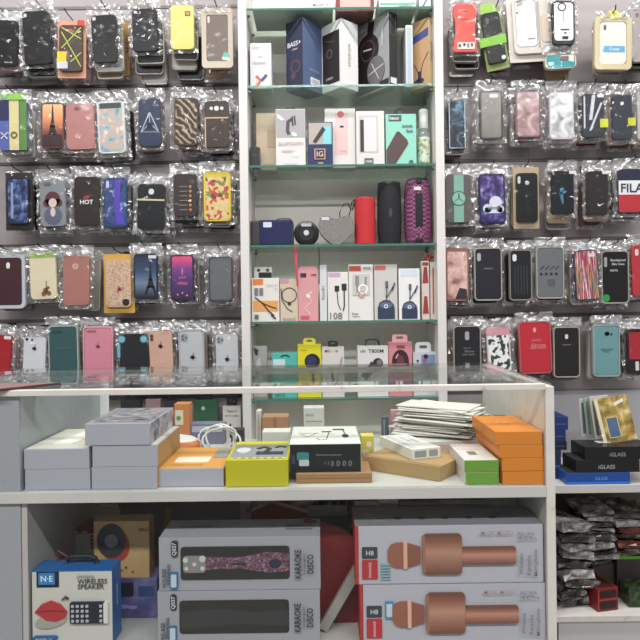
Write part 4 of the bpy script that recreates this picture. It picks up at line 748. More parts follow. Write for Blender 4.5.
part('kick_panel', box(B(), cxl, cxr0-.0005, D0+.002, D0+.016, .0, FLZ-.0185, .001), CW, ctr, cM)
part('lower_back_panel', box(B(), cxl, cxr0-.0005, D1-.003, D1+.004, .0, SHZ-.075, .001), mat('#8f8880', .6), ctr, cM)
lxa = P(29, 560, D0+.01).x
part('inner_side_panel', box(B(), cxl+.0005, lxa, D0+.006, D1-.005, FLZ+.0005, SHZ-SHT-.0005, .001), mat('#b0aeab', .4), ctr, cM)
xa, xb = P(36, 420, 1.33).x, P(110, 420, 1.385).x
part('sliding_door', box(B(), xa-.02, xb, 1.373, 1.381, SHZ+.0005, TOPZ-.02, .001), mat('#f0f1f1', .3), ctr, cM)
for xx in (83.5, 93): part('door_stud', lathe(B(), [(.004, 1.368), (.004, 1.373)], 12, 'Y', (P(xx, 421, 1.38).x, 0, P(xx, 421, 1.38).z)), mat('#6d6f70', .4, .6), ctr, cM)
part('glass_top', box(B(), cxl0-.004, cxr1-.001, D0+.0105, D1, TOPZ-.006, TOPZ-.0001), PANE, ctr, cM)
part('front_glass', box(B(), cxl+.001, cxr0-.001, D0+.0045, D0+.0075, SHZ+.0005, TOPZ-RAILH-.0005), FRONTPANE, ctr, cM)
part('front_glass', box(B(), lxa+.001, cxr0-.001, D0+.0045, D0+.0075, FLZ+.0005, SHZ-SHT-.0005), FRONTPANE, ctr, cM)
UB = SHZ + .0003; LB = FLZ + .0003
# board lying on the glass
bd = thing('counter_mat', 'thin reddish brown board with dark edge lying on the counter corner', 'board', (0, 0, TOPZ+.0006))
pc = P(60, 382, 1.06); pl = P(-10, 393.5, 1.0); ang = math.atan2(pc.y-pl.y, pc.x-pl.x)
c0 = Vector((pc.x, 1.064)); v1 = Vector((-.066, -.084)); v2 = Vector((-.16, .004))
def quad(bm, a, b, c, d, z0, z1):
    vs = [bm.verts.new((p.x, p.y, z)) for z in (z0, z1) for p in (a, b, c, d)]
    for f in ((3, 2, 1, 0), (4, 5, 6, 7), (0, 1, 5, 4), (1, 2, 6, 5), (2, 3, 7, 6), (3, 0, 4, 7)): bm.faces.new([vs[i] for i in f])
    bmesh.ops.recalc_face_normals(bm, faces=bm.faces[:])
    return bm
part('board', quad(B(), c0+v1, c0, c0+v2, c0+v1+v2, 0, .0035), mat('#4a2a2a', .4), bd)
o = .004
part('surface', quad(B(), c0+v1+Vector((-.004, .003)), c0+Vector((-.009, -.003)), c0+v2+Vector((.003, -.003)), c0+v1+v2+Vector((.003, .003)), .0035, .0040), mat('#8d706c', .35), bd, label='pinkish top surface')

# goods on the counter's middle shelf
GF = '#aaa9b4'
def win_box(label, x0, x1, yt, d, base, dep, side, top=None, col=GF, **k):
    return pxc('display_carton', label, 'box', x0, x1, yt, d, base, dep, col, {'right': [('printed_side', side, [('r', .01, .02, .99, .98, .01)])], 'top': top or [('top_print', '@crowd', [('r', .03, .03, .97, .97, .02)]), ('window_film', WINDOW, [('r', .1, .1, .9, .9, .02)])]}, **k)
hA = P(57, 449, 1.012).z - UB
hA2 = hA/2
dA = 1.012
def zt(x, y, d): return P(x, y, d).z
w1 = win_box('lower grey-sided carton at the far left of the counter shelf', 24.5, 89.5, 0, dA, UB, .17, '#8d8a86', [('top_print', '#c9c6c0', [('r', .02, .02, .98, .98, .01)])]) if False else None
def stackbox(label, x0, x1, base, h, d, dep, side, top, col=GF):
    xm = (x0+x1)/2; p = P(xm, 470, d)
    f = {'top': top}
    if side: f['right'] = [('printed_side', side, [('r', .01, .02, .99, .98, .01)])]
    return carton('display_carton', label, 'box', (p.x, d, base), (x1-x0)*d/F, h, dep, col, f, rough=.45)
pale_top = [('top_print', '#cfcabf', [('r', .02, .02, .98, .98, .01)]), ('pink_print', '#d8b8ae', [('r', .55, .3, .9, .9, .02)]), ('pale_strip', '#e6e3dc', [('p', [(.3, .2), (.6, .2), (.75, .9), (.45, .9)])])]
pic_top = [('top_print', '#8d8a94', [('r', .02, .02, .98, .98, .01)]), ('picture', '@crowd', [('r', .16, .08, .94, .9, .03)]), ('window_film', WINDOW, [('r', .1, .05, .96, .95, .02)])]
stackbox('bottom grey-sided carton of the far left pair', 24.8, 90, UB, hA2, dA, .17, None, pale_top)
stackbox('upper grey-sided carton with a pale top in the far left pair', 24, 89.3, UB+hA2+.0003, hA2-.0003, dA, .17, None, pale_top)
h3 = (zt(120, 423.5, 1.010)-UB)/3
stackbox('bottom grey-sided carton of the stack of three', 91.5, 157, UB, h3, 1.012, .16, '#b58a48', pale_top)
stackbox('middle grey-sided carton of the stack of three', 92.5, 157.8, UB+h3+.0003, h3-.0003, 1.012, .16, '#a9885a', pale_top)
stackbox('topmost grey-sided carton, with a clear pictured top', 85.3, 150.5, UB+2*h3+.0003, h3-.0003, 1.010, .16, '@crowd', pic_top)
stackbox('grey-sided carton with an orange printed top', 158.3, 223.5, UB, zt(190, 468.5, 1.02)-UB, 1.02, .155, '#c08a40',
    [('orange_top', '#cf9247', [('r', .01, .01, .99, .99, .01)]), ('pale_oval', '#e3d6c4', [('r', .15, .25, .7, .5, .06)]), ('grey_panel', '#8d8a88', [('r', .72, .45, .95, .9, .03)]), ('text', '#8a5f2a', [('t', 'PHONE HOLDER', .4, .12, .5)])])
yw = stackbox('yellow carton with a grey pictured top', 225.5, 288, UB, zt(256, 460, 1.015)-UB, 1.015, .14, '#a8a02a', [('grey_top', '#8f8e93', [('r', .04, .06, .96, .8, .02)]), ('yellow_trim', '#c9c02f', [('r', .04, .84, .96, .98, .02)]), ('yellow_tooth', '#d0c62f', [('r', .06+.12*i, .03, .12+.12*i, .09, .01) for i in range(8)]), ('holder_print', '#33343a', [('l', [(.45, .55), (.55, .65), (.65, .55), (.6, .35)], .07), ('l', [(.75, .6), (.82, .68), (.92, .62)], .05), ('r', .45, .25, .9, .38, .02)]), ('pale_blob', '#c9c8cc', [('e', .22, .45, .12, .14)])], col='#bdb51c')
# thin kraft box and black-fronted box on it
kb = pxc('kraft_box', 'flat kraft box under the black-fronted carton', 'box', 296, 372, 473.5, 1.03, UB, .13, '#9c7650', {'front': [('seam', '#7a5a3a', [('r', .0, .48, 1, .51, .001)])]}, rough=.8)
KB = zt(334, 473.5, 1.03)
cb = pxc('earphone_carton', 'white-topped carton with black front and cable drawing', 'box', 289.5, 361, 443.5, 1.04, KB+.0002, .15, '#dcdad6', {
    'front': [('black_front', '#17181c', [('r', .005, .0, .995, .97, .004)]), ('teal_sticker', '#3f7f80', [('r', .1, .42, .27, .7, .02)]), ('white_sticker', '#b9c5c5', [('r', .13, .22, .27, .44, .02)]), ('text', '#7d7f86', [('t', '1 2 M', .55, .32, .12), ('t', '0 0 0 0', .72, .3, .3), ('t', 'Extra bass earphones', .55, .6, .35)]), ('bar_code', '#5b5d62', [('r', .03+.012*i, .3, .036+.012*i, .6, .001) for i in range(4)])],
    'top': [('cable_print', '#33343a', [('l', [(.38, .3), (.42, .18), (.52, .22), (.56, .6)], .012), ('l', [(.15, .5), (.25, .35), (.36, .55)], .008), ('r', .45, .62, .6, .68, .01), ('r', .62, .75, .8, .82, .01), ('l', [(.78, .78), (.8, .5)], .014), ('e', .8, .4, .05, .1)]), ('text', '#5a5b5f', [('t', 'EARPHONE', .26, .55, .3), ('t', 'HD SOUND', .55, .5, .2)])]}, rough=.4)
KT = zt(325, 443.5, 1.04)
# tilted kraft box
kp = P(440, 484, 1.03)
kw = carton('kraft_box', 'flat kraft box turned askew beside the black-fronted carton', 'box', (kp.x, 1.03, UB), .145, .024, .11, '#a98a5e', {'top': [('seam', '#8a6c45', [('r', .01, .03, .99, .05, .003)])]}, yaw=-36, anchor=1, rough=.8)
pw = carton('power_bank_box', 'narrow white carton lying on the skewed kraft box', 'box', (P(425, 460, 1.10).x, 1.085, UB+.0243), .055, .018, .125, '#dcdad7', {'top': [('text', '#b5b3b2', [('t', 'SLIM POWER', .5, .6, .35, 90), ('t', '20 000', .7, .5, .25, 90)]), ('pale_print', '#c9c6c4', [('r', .1, .1, .3, .9, .01)])], 'front': [('grey_print', '#8f9498', [('r', .1, .2, .5, .8, .02), ('r', .6, .2, .9, .8, .02)])]}, yaw=20, rough=.45)
# wrappings behind the black carton
ys = pxc('sachet', 'yellow and white packet between carton and kraft box', 'pack', 361, 374, 436, 1.15, UB, .03, '#d6c45a', {'front': [('white_print', '#e8e3d8', [('r', .1, .1, .6, .5, .03), ('c', .6, .7, .2)]), ('red_print', '#b5604a', [('c', .4, .3, .12)])]})
# orange boxes
for i, (yt, xs, lab) in enumerate(((458, 1, 'bottom orange carton of the stack of four'), (445.5, .6, 'second orange carton from the bottom of the stack'), (432, -.8, 'third orange carton from the bottom of the stack'), (420, -2, 'topmost orange carton with two dark slots'))):
    hO = (zt(522, 431.5, 1.0085)-UB)/4
    x0, x1 = 501.5+xs - (4 if i == 3 else 0) + (-1 if i == 2 else 0), 543.5+xs*.4
    top = [('dark_slot', '#6b4a3a', [('r', .12, .94, .42, .985, .01), ('r', .5, .94, .78, .985, .01)]), ('gold_mark', '#d8a35a', [('e', .45, .45, .12, .03)])] if i == 3 else [('lid_print', '#c9711f', [('r', .05, .05, .95, .95, .02)])]
    p = P((x0+x1)/2, 455, 1.0085)
    carton('phone_carton', lab, 'box', (p.x, 1.0085, UB+i*hO+.0003*(i > 0)), (x1-x0)*1.0085/F, hO-.0003, .155, '#d9822b', {'top': top, 'left': [('lid_seam', '#a65a1c', [('r', .02, .1, .98, .13, .002)])]}, rough=.45, group='orange cartons stacked on the counter shelf')
hG = (zt(482, 460, 1.012)-UB)/2
for i, lab in enumerate(('lower green-fronted flat carton beside the orange stack', 'upper green-fronted flat carton with a white top')):
    x0, x1 = (465.5, 498.6) if i == 0 else (464.5, 498.6)
    p = P((x0+x1)/2, 470, 1.012)
    carton('cable_carton', lab, 'box', (p.x, 1.012, UB+i*hG+.0003*i), (x1-x0)*1.012/F, hG-.0003, .12, '#d5d2ce', {'front': [('green_front', '#6c9a35', [('r', .0, .02, 1, .98, .004)])], 'top': [('picture', '#7d7478', [('r', .3, .3, .55, .5, .02)]), ('pink_print', '#d8c3bd', [('r', .1, .6, .9, .9, .02)])]}, rough=.45)
# fanned paper sleeves on two cartons at the back
bx = carton('flat_box', 'white carton lying under the fanned paper sleeves', 'box', (P(457, 440, 1.20).x, 1.20, UB), .16, .030, .16, '#d0cbc6', {'front': [('pink_print', '#c9a8a2', [('r', .1, .2, .9, .8, .02)])]}, yaw=8)
rnd = random.Random(5); zz = UB + .0306
for i in range(24):
    ln, wd_ = .15, .078
    yaw = 62 + rnd.uniform(-9, 9) - i*.5
    x = P(446, 420, 1.24).x + rnd.uniform(-.012, .012) - .0015*((i*7) % 9); y = 1.262 + rnd.uniform(-.012, .012)
    sl = thing('paper_sleeve', 'thin white paper sleeve in the fanned pile behind the flat kraft box', 'sleeve', (x, y, zz), math.radians(yaw), math.radians(rnd.uniform(-1, 1)), math.radians(rnd.uniform(-1, 1)), 'fanned white paper sleeves')
    part('sleeve', box(B(), -wd_/2, wd_/2, -ln/2, ln/2, 0, .0020, .0005), mat(['#e3e0dc', '#dcd8d3', '#e8e6e3', '#ded6d1'][i % 4], .6), sl)
    zz += .0024
pn = pxc('pink_sachet', 'pink packet behind the fanned sleeves', 'pack', 391, 401, 410, 1.32, UB, .012, '#d8a0a5', {'front': [('pale_panel', '#e6c3c5', [('r', .1, .1, .9, .5, .02)])]})
pxc('cable_sleeve', 'dark grey upright packet left of the fanned sleeves', 'pack', 382, 389, 417, 1.30, UB, .02, '#5a5c64', {'front': [('pale_strip', '#8f929a', [('r', .2, .1, .4, .9, .02)])]})
# goods behind
pp = thing('pouch', 'orange and white soft pouch behind the orange-topped carton', 'pouch', (P(182, 438, 1.28).x, 1.24, UB))
bm = lathe(B(), [(.012, 0), (.042, .004), (.052, .014), (.048, .026), (.03, .036), (.01, .040)], 24); bmesh.ops.scale(bm, vec=(1.0, .7, 1), verts=bm.verts[:])
part('pouch_body', bm, ramp_mat('pouch_print', 'axis', 1, [(0, '#2c3350'), (.3, '#3a3f5c'), (.34, '#c56a35'), (.72, '#d07c45'), (.76, '#d8d3cf'), (1, '#e0dcd8')], coord='Generated', axis='Z', interp='CONSTANT'), pp, smooth=True)
ob = pxc('small_box', 'small orange carton with a green dot near the pouch', 'box', 174, 189, 404, 1.33, UB, .035, '#c9804f', {'front': [('white_panel', '#dcd5c4', [('r', .08, .5, .6, .85, .02)]), ('green_dot', '#5f9a45', [('c', .3, .66, .16)])]})
vb = pxc('small_box', 'lilac flat carton behind the coiled cable', 'box', 190, 224, 424, 1.34, UB, .035, '#77758c', {'front': [('pale_strip', '#b5b3c9', [('r', .05, .6, .95, .9, .02)])]})
cc = thing('coiled_cable', 'coiled white charging cable behind the yellow carton', 'cable', (P(221, 440, 1.25).x, 1.225, UB))
pts = []
for k in range(90):
    t = k/90*2*math.pi*4.2; rr_ = .026 + .004*math.sin(k*.7)
    pts.append((rr_*math.cos(t)*1.2 + .006*math.sin(t/4.2), .004*math.sin(k*.9) + .012*k/90, .032 + rr_*math.sin(t)))
part('cord', tube(B(), pts, .0021, 6), mat('#d9d9d6', .4), cc, smooth=True)
part('plug', box(B(), -.012, .012, -.030, -.018, .0, .009, .002), mat('#e0e0de', .3), cc)
dk = pxc('earphone_pouch', 'small black case tangled beside the coiled cable', 'case', 231, 243, 430, 1.30, UB, .03, '#2a2b30', {'front': [('zip', '#77787c', [('r', .1, .5, .9, .56, .01)])]})
pxc('slim_box', 'slim white stick behind the small brown box', 'box', 256, 261, 411, 1.34, UB, .03, '#cfcac2', {'front': [('grey_strip', '#a8a49d', [('r', .3, .1, .6, .9, .02)])]})
pxc('kraft_box', 'small brown carton behind the yellow carton', 'box', 262, 288, 417, 1.31, UB, .05, '#a87d60', {'front': [('tape', '#94694c', [('r', .45, 0, .55, 1, .001)])]}, rough=.7)
pxc('foam_pack', 'white packet with a yellow edge behind the yellow carton', 'pack', 262, 290, 432, 1.19, UB, .04, '#d5d3cf', {'front': [('yellow_edge', '#cfc04a', [('r', .02, .02, .98, .2, .01)])]})
pxc('small_box', 'small white carton printed with a number 17', 'box', 303.5, 324, 408, 1.33, UB, .04, '#cbc7c2', {'front': [('text', '#77757a', [('t', '17', .5, .35, .2), ('t', 'HOLD', .3, .8, .4)]), ('line', '#8d8b8e', [('r', .1, .62, .9, .64, .01)])]})

# lower compartment
ws = pxc('speaker_box', 'blue and white carton lettered WIRELESS SPEAKER', 'box', 31.8, 112, 570.5, 1.012, LB, .045, '#2464a8', {
    'front': [('white_front', '#cfcac4', [('r', .002, .0, .998, .985, .003)]), ('logo_back', '#10182a', [('r', .06, .78, .34, .99, .005)]), ('logo_square', '#2f7fc4', [('r', .085, .82, .29, .975, .01)]), ('text', '#e3eef6', [('t', 'N·E', .19, .9, .15)]),
              ('text', '#3a3a3e', [('t', 'WIRELESS', .76, .86, .37), ('t', 'SPEAKER', .74, .79, .33)]), ('text', '#77736e', [('t', 'UNIVERSAL', .68, .925, .22)]),
              ('speaker_base_print', '#a8a39a', [('e', .24, .34, .2, .09, 12)]), ('speaker_print', '#b5343c', [('p', [(.04, .46), (.12, .56), (.24, .61), (.36, .56), (.44, .46), (.42, .38), (.3, .33), (.18, .35), (.1, .42)])]), ('lip_line', '#8a2229', [('l', [(.05, .46), (.2, .48), (.42, .47)], .012)]), ('loop_print', '#33302e', [('l', [(.38, .62), (.42, .66), (.46, .63)], .015)]),
              ('phone_print', '#1f2530', [('r', .48, .31, .92, .59, .02)]), ('phone_bezel', '#d8d5d0', [('r', .90, .31, .955, .59, .02)]), ('app_icon', '#aeb6bd', [('r', .5+.06*i, .33+.065*j, .535+.06*i, .365+.065*j, .006) for i in range(4) for j in range(4)] + [('r', .85, .33+.065*j, .885, .365+.065*j, .006) for j in range(4)]),
              ('blue_label', '#2a5a94', [('r', .015, .08, .32, .145, .03)]), ('text', '#b8cfe3', [('t', 'MODEL 21', .16, .112, .2)])],
    'right': [('text', '#dfe8f0', [('t', 'SPEAKER', .5, .6, .3, 90)])]}, rough=.45)
hh = zt(72, 570.5, 1.012) - LB
part('carry_handle', tube(B(), [(-.02, .028, hh), (-.018, .028, hh+.008), (-.01, .028, hh+.012), (.02, .028, hh+.012), (.028, .028, hh+.008), (.03, .028, hh)], .004, 8), mat('#1d1d20', .5), ws)
part('cord_loop', tube(B(), [(-.035, .036, hh), (-.042, .036, hh+.012), (-.036, .036, hh+.018), (-.022, .034, hh+.010), (-.018, .032, hh+.002)], .0015, 6), mat('#6d2f30', .5), ws)
pxc('speaker_box', 'white carton with a red scalloped top edge at the back', 'box', 48, 94, 530, 1.20, LB, .07, '#c9c4bd', {'front': [('red_edge', '#8f3a2f', [('r', 0, .94, 1, 1, .001), ('r', 0, .0, .02, 1, .001)]), ('white_scallop', '#cfc9c3', [('e', .2+.2*i, .965, .06, .014) for i in range(4)]), ('side_marks', '#6d4a48', [('c', .95, .9-.06*i, .03) for i in range(4)])], 'top': [('red_top', '#8a3a30', [('r', .0, .0, 1, 1, .001)])]})
vbx = pxc('speaker_box', 'violet printed carton beneath the tan speaker carton', 'box', 95, 157, 578.5, 1.10, LB, .05, '#6f6a9a', {'front': [('violet_print', '@violet', [('r', .01, .01, .99, .99, .01)]), ('dark_screen', '#16182a', [('r', .38, .55, .62, .9, .03)]), ('label', '#2a4a80', [('r', .7, .55, .95, .8, .02)]), ('purple_glow_print', '#a08ac8', [('e', .45, .3, .1, .05), ('e', .6, .28, .08, .04)])]})
VT = zt(126, 578.5, 1.10)
pxc('speaker_box', 'tan carton with a round red-grey speaker picture', 'box', 93.5, 149, 521, 1.10, VT+.0003, .035, '#b3926a', {'front': [('tan_print', '#b8976b', [('r', .01, .01, .99, .99, .01)]), ('speaker_side_print', '#a04034', [('e', .37, .6, .27, .32, 20)]), ('speaker_print', '#38383c', [('e', .32, .66, .26, .30)]), ('speaker_centre', '#7a7c82', [('c', .32, .66, .12)]), ('red_marks', '#a0443a', [('t', 'MINI', .9, .85, .16)]), ('speck', '#6d5136', [('c', .58, .2, .02), ('c', .7, .12, .015), ('c', .5, .15, .015)])]}, rough=.6)
bk = B(); box(bk, -.02, .02, 0, .012, 0, .05, .002)
bp = thing('tilted_packet', 'cream packet poking up behind the tan carton', 'pack', (P(107, 520, 1.26).x, 1.25, LB))
part('packet', box(B(), -.022, .022, 0, .012, 0, zt(107, 505, 1.25)-LB, .001), mat('#cabf9f', .6), bp)
part('flap', box(B(), -.02, .03, -.004, 0, zt(107, 514, 1.25)-LB, zt(107, 507, 1.25)-LB, .001), mat('#b5a98a', .6), bp)
yl = thing('yellow_ruler', 'thin yellow strip leaning at the back of the lower shelf', 'strip', (P(158, 560, 1.36).x, 1.36, LB))
part('strip', box(B(), -.006, .006, 0, .003, 0, zt(168, 503, 1.36)-LB-.01, .0005), mat('#b59a3a', .5), yl); yl.rotation_euler.y = math.radians(14)

HK = (zt(240, 537, 1.012)-LB)/2
def karaoke(label, base, x0, x1, d, lit, grp='karaoke cartons'):
    w = (x1-x0)*d/F; p = P((x0+x1)/2, 570, d)
    mic = [('mic_head_print', '#8d8b8c', [('r', .15, .34, .29, .66, .02)]), ('mic_sparkle', '#d8d5cc', [('c', .165, .58, .016), ('c', .27, .6, .02), ('c', .17, .42, .012), ('c', .27, .42, .014), ('c', .22, .5, .012)]), ('handle_print', '@mic', [('p', [(.29, .4), (.29, .63), (.5, .62), (.68, .72), (.805, .68), (.805, .36), (.68, .33), (.5, .42)])]), ('button_print', '#1d2440', [('r', .45, .48, .54, .52, .01), ('e', .72, .5, .04, .09)])] if lit else [('mic_print', '#343136', [('p', [(.15, .3), (.15, .62), (.4, .68), (.6, .6), (.8, .64), (.8, .34), (.5, .38)])])]  # unlit version draws the microphone dark, its shade put into the colour
    r = carton('karaoke_box', label, 'box', (p.x, d, base), w, HK-.0003, .085, '#a2a1aa', {
        'front': [('window_print', '#1f1d20', [('r', .135, .2, .81, .83, .02)])] + mic + [('window_film', WINDOW, [('r', .135, .2, .81, .83, .02)]), ('model_label', '#2f3038', [('r', .08, .65, .12, .95, .015)]), ('text', '#d5d6da', [('t', 'Q037', .1, .8, .24, 90)]), ('text', '#4a4c52', [('t', 'WS-858', .035, .25, .36, 90), ('t', 'Wireless', .06, .32, .4, 90)]), ('blue_frame', '#3f6a94', [('r', .07, .06, .118, .36, .005)]), ('sticker', '#b8c9d6', [('r', .077, .09, .111, .33, .005)]), ('text', '#131418', [('t', 'KARAOKE', .862, .5, .54, 90, .13), ('t', 'DISCO', .938, .5, .36, 90, .12)]), ('text', '#55575d', [('t', 'THE NEW MICRO', .902, .5, .42, 90)])],
        'top': [('text', '#5a5b60', [('t', 'KARAOKE', .2, .6, .2)]), ('vent_print', '#6f7075', [('r', .78, .35, .95, .42, .005), ('r', .78, .6, .95, .67, .005)])]}, rough=.5, group=grp)
    return r
karaoke('lower grey karaoke carton with a dark window and shaded-in microphone', LB, 157, 319.5, 1.011, False)
karaoke('upper grey karaoke carton showing a purple microphone', LB+HK+.0003, 159, 320.5, 1.012, True)
HM = (zt(450, 525, 1.0095)-LB)/2
def micbox(label, base, x0, x1, d, extra):
    w = (x1-x0)*d/F; p = P((x0+x1)/2, 570, d)
    return carton('microphone_box', label, 'box', (p.x, d, base), w, HM-.0003, .095, '#b9b6c1', {
        'left': [('red_side', '#a83236', [('r', .0, .0, 1, 1, .002)])],
        'front': [('red_edge', '#b03236', [('r', 0, 0, .018, 1, .001)]), ('grey_label', '#3c4148', [('r', .035, .44, .118, .64, .006)]), ('text', '#c9ccd2', [('t', 'H8', .077, .54, .04)]), ('red_label', '#b7343a', [('r', .035, .09, .118, .42, .006)]), ('text', '#e3c9ca', [('t', 'KARAOKE', .077, .25, .26, 90)])] + extra + [
            ('mic_head_print', '#94604f', [('p', [(.172, .42), (.172, .58), (.19, .68), (.22, .715), (.262, .715), (.262, .285), (.22, .285), (.19, .32)])]), ('mic_cone_print', '#875748', [('p', [(.272, .71), (.345, .64), (.345, .36), (.272, .29)])]), ('mic_band', '#d9a994', [('r', .255, .27, .275, .73, .005)]), ('mic_body_print', '@rose', [('r', .36, .17, .565, .86, .02)]), ('mic_collar', '#9a6b5a', [('r', .355, .2, .37, .83, .006)]), ('mic_handle_print', '@rose', [('r', .565, .34, .85, .63, .01)]),
            ('text', '#a98a94', [('t', 'MUSIC MICRO', .75, .88, .17)]), ('text', '#77777f', [('t', 'WS-1816', .9, .86, .09), ('t', 'Hi-Fi Pro', .91, .78, .1), ('t', 'Wireless', .875, .34, .36, 90), ('t', 'Karaoke', .915, .32, .34, 90), ('t', 'Microphone', .955, .36, .46, 90)])],
        'top': [('grey_top', '#85848a', [('r', .0, .0, 1, 1, .001)]), ('slot', '#4a4a4f', [('e', .24+.13*i, .35, .022, .07) for i in range(5)]), ('pink_print', '#a5858a', [('r', .06, .35, .12, .6, .01)]), ('text', '#55555a', [('t', 'SPEAKER', .82, .5, .12)])]}, rough=.5)
micbox('lower white carton with a rose gold karaoke microphone', LB, 359.5, 545, 1.0085, [('blue_frame', '#4f86b0', [('r', .135, .42, .18, .72, .003)]), ('sticker', '#c3ced8', [('r', .142, .46, .173, .68, .003)])])
micbox('upper white carton with a rose gold karaoke microphone', LB+HM+.0003, 355.5, 543.5, 1.0095, [('bar_code', '#8fa8b8', [('r', .135, .08+.05*i, .185, .105+.05*i, .002) for i in range(6)])])
# clutter between and behind the cartons
rf = thing('red_folder', 'dark red folded sheet between the microphone cartons', 'folder', (P(340, 600, 1.09).x, 1.075, LB), 0, 0, 0)
part('sheet', prism(B(), [(-.05, 0), (.04, 0), (.05, .12), (.01, .155), (-.06, .175)], 0, .01, .001), mat('#7a1d22', .5), rf)
pkn = thing('plank', 'grey-white board leaning between the microphone cartons', 'board', (P(321, 625, 1.05).x, 1.042, LB), 0, math.radians(31), 0)
part('board', box(B(), -.008, .008, 0, .012, .005, .165, .001), mat('#9c9794', .5), pkn)
gf = pxc('grey_box', 'dark grey flat carton standing behind the red folder', 'box', 308, 348, 512, 1.16, LB, .04, '#4f504c', {'front': [('rim', '#7d7f7a', [('r', 0, .96, 1, 1, .001)])]})
rd2 = thing('red_packet', 'dark red peaked packet behind the upper karaoke carton', 'pack', (P(283, 540, 1.22).x, 1.22, LB))
part('packet', prism(B(), [(-.06, 0), (.07, 0), (.07, zt(300, 517, 1.22)-LB), (-.02, zt(275, 503, 1.22)-LB), (-.06, zt(262, 512, 1.22)-LB)], 0, .02, .001), mat('#8a2a2a', .5), rd2)
for i, (x0, x1, yt, d, c, lab) in enumerate(((250, 275, 503, 1.3, '@bagged', 'silver bagged packet at the back, left of red packet'), (290, 312, 504, 1.31, '@bagged', 'silver bagged packet right of the red peaked packet'), (312, 352, 501, 1.3, '@bagdark', 'dark bagged packet behind the grey flat carton'), (240, 262, 503, 1.33, '#b9b3aa', 'pale carton behind the upper karaoke carton'), (355, 378, 505, 1.33, '#b5b2ad', 'pale grey carton behind the upper microphone carton'), (379, 399, 503, 1.28, '#d3d1cf', 'white upright carton behind the upper microphone carton'), (401, 440, 505, 1.3, '#77736d', 'taupe carton at the back of the lower shelf'), (441, 505, 504, 1.33, '#a8a39c', 'wide pale carton at the back right of the lower shelf'))):
    pxc('packet' if c.startswith('@') else 'carton_box', lab, 'pack' if c.startswith('@') else 'box', x0, x1, yt, d, LB, .03, c, {'front': [('print', '#8a8782' if not c.startswith('@') else '#c9c9cb', [('r', .3, .85, .7, .93, .02)])]})

# ------------------------------------------------------------------ cabinet on the right
DC = 1.60
ZS = P(600, 485, DC).z; ZB = P(600, 616, DC).z
cx0 = P(553, 500, DC).x; cx1 = 1.75
cab = thing('base_cabinet', 'white base cabinet with two open shelves right of the counter', 'cabinet', (cx0, DC, 0))
bM = T(-cx0, -DC, 0)
part('shelf', box(B(), cx0, cx1, DC, PANY-.002, ZS-8*DC/F, ZS, .001), CW, cab, bM)
part('shelf', box(B(), cx0, cx1, DC, PANY-.002, ZB-6*DC/F, ZB, .001), CW2, cab, bM)
part('front_panel', box(B(), cx0+.012, cx1, DC+.006, DC+.022, .0, ZB-6*DC/F-.0005, .001), mat('#c3c2c2', .4), cab, bM)
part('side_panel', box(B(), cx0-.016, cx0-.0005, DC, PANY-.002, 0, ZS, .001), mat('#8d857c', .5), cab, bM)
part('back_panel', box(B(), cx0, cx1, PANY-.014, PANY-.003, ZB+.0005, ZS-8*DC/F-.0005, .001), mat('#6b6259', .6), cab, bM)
gy = thing('wall_board', 'plain pale grey board on the wall above the right cabinet', 'board', (cx0, PANY-.004, ZS+.0005))
part('board', box(B(), 0, cx1-cx0, 0, .003, 0, P(600, 390, PANY).z-ZS, .0005), mat('#a9a8ad', .5), gy)
CBZ = ZS + .0003
hb_ = [(420, 431), (431, 443), (443, 453), (453, 484)]
bz = CBZ
for i, (lab, x1_, h, c) in enumerate((('bottom dark blue carton beside the counter end', 561, .075, '#17264e'), ('black carton in the blue stack by the counter end', 567, .022, '#17181c'), ('mid blue carton in the stack by the counter end', 566, .030, '#15275a'), ('topmost blue carton in the stack by the counter end', 568.5, .034, '#182c62'))):
    p = P(549, 470, 1.66)
    wd_ = P(x1_, 450, 1.66).x - p.x
    carton('blue_box', lab, 'box', (p.x+wd_/2, 1.66, bz), wd_, h-.0003, .12, c, {'front': [('pale_line', '#3a5088', [('r', .1, .4, .9, .48, .002)])]})
    bz += h
gb = [('blue_box', 'blue carton under the two black lettered cartons', 566, 630, .029, '#1c4690', 1.606, [('text', '#5f8fd6', [('t', 'iGLASS', .55, .5, .2)]), ('edge', '#2f6fd0', [('r', .0, .05, 1, .2, .001)])]),
      ('glass_box', 'lower of two black cartons with grey lettering', 576, 640, .031, '#161618', 1.608, [('text', '#9a9a9e', [('t', 'iGLASS', .48, .45, .26)])]),
      ('glass_box', 'upper of two black cartons with grey lettering', 585, 655, .033, '#141416', 1.61, [('text', '#8a8a8e', [('t', 'iGLASS', .47, .4, .23)])])]
bz = CBZ
for nm, lab, x0, x1, h, c, d, fr in gb:
    p = P((x0+x1)/2, 470, d)
    carton(nm, lab, 'box', (p.x, d, bz), (x1-x0)*d/F, h-.0003, .09, c, {'front': fr, 'top': [('label', '#b5b5b8', [('r', .3, .5, .5, .8, .01)])] if 'upper of' in lab else [('rim', '#2b2b2f', [('r', .02, .02, .98, .98, .01)])]}, rough=.35)
    bz += h
TOPB = bz
def leaning(label, px, py, w, h, th, tilt, col, items, d, name='card_pack', ry=0):
    p = P(px, py, d)
    r = thing(name, label, 'pack', (p.x, d, TOPB+.0005), 0, math.radians(ry), math.radians(tilt))
    part('packet', box(B(), -w/2, w/2, 0, th, 0, h, .001), M_(col), r)
    deco(r, T(-w/2, 0, 0), w, h, items)
    part('plastic_bag', film_sheet(w*1.08, .0, h*1.05, -.003, int(px*7), .004, .004), FILM, r)
    return r
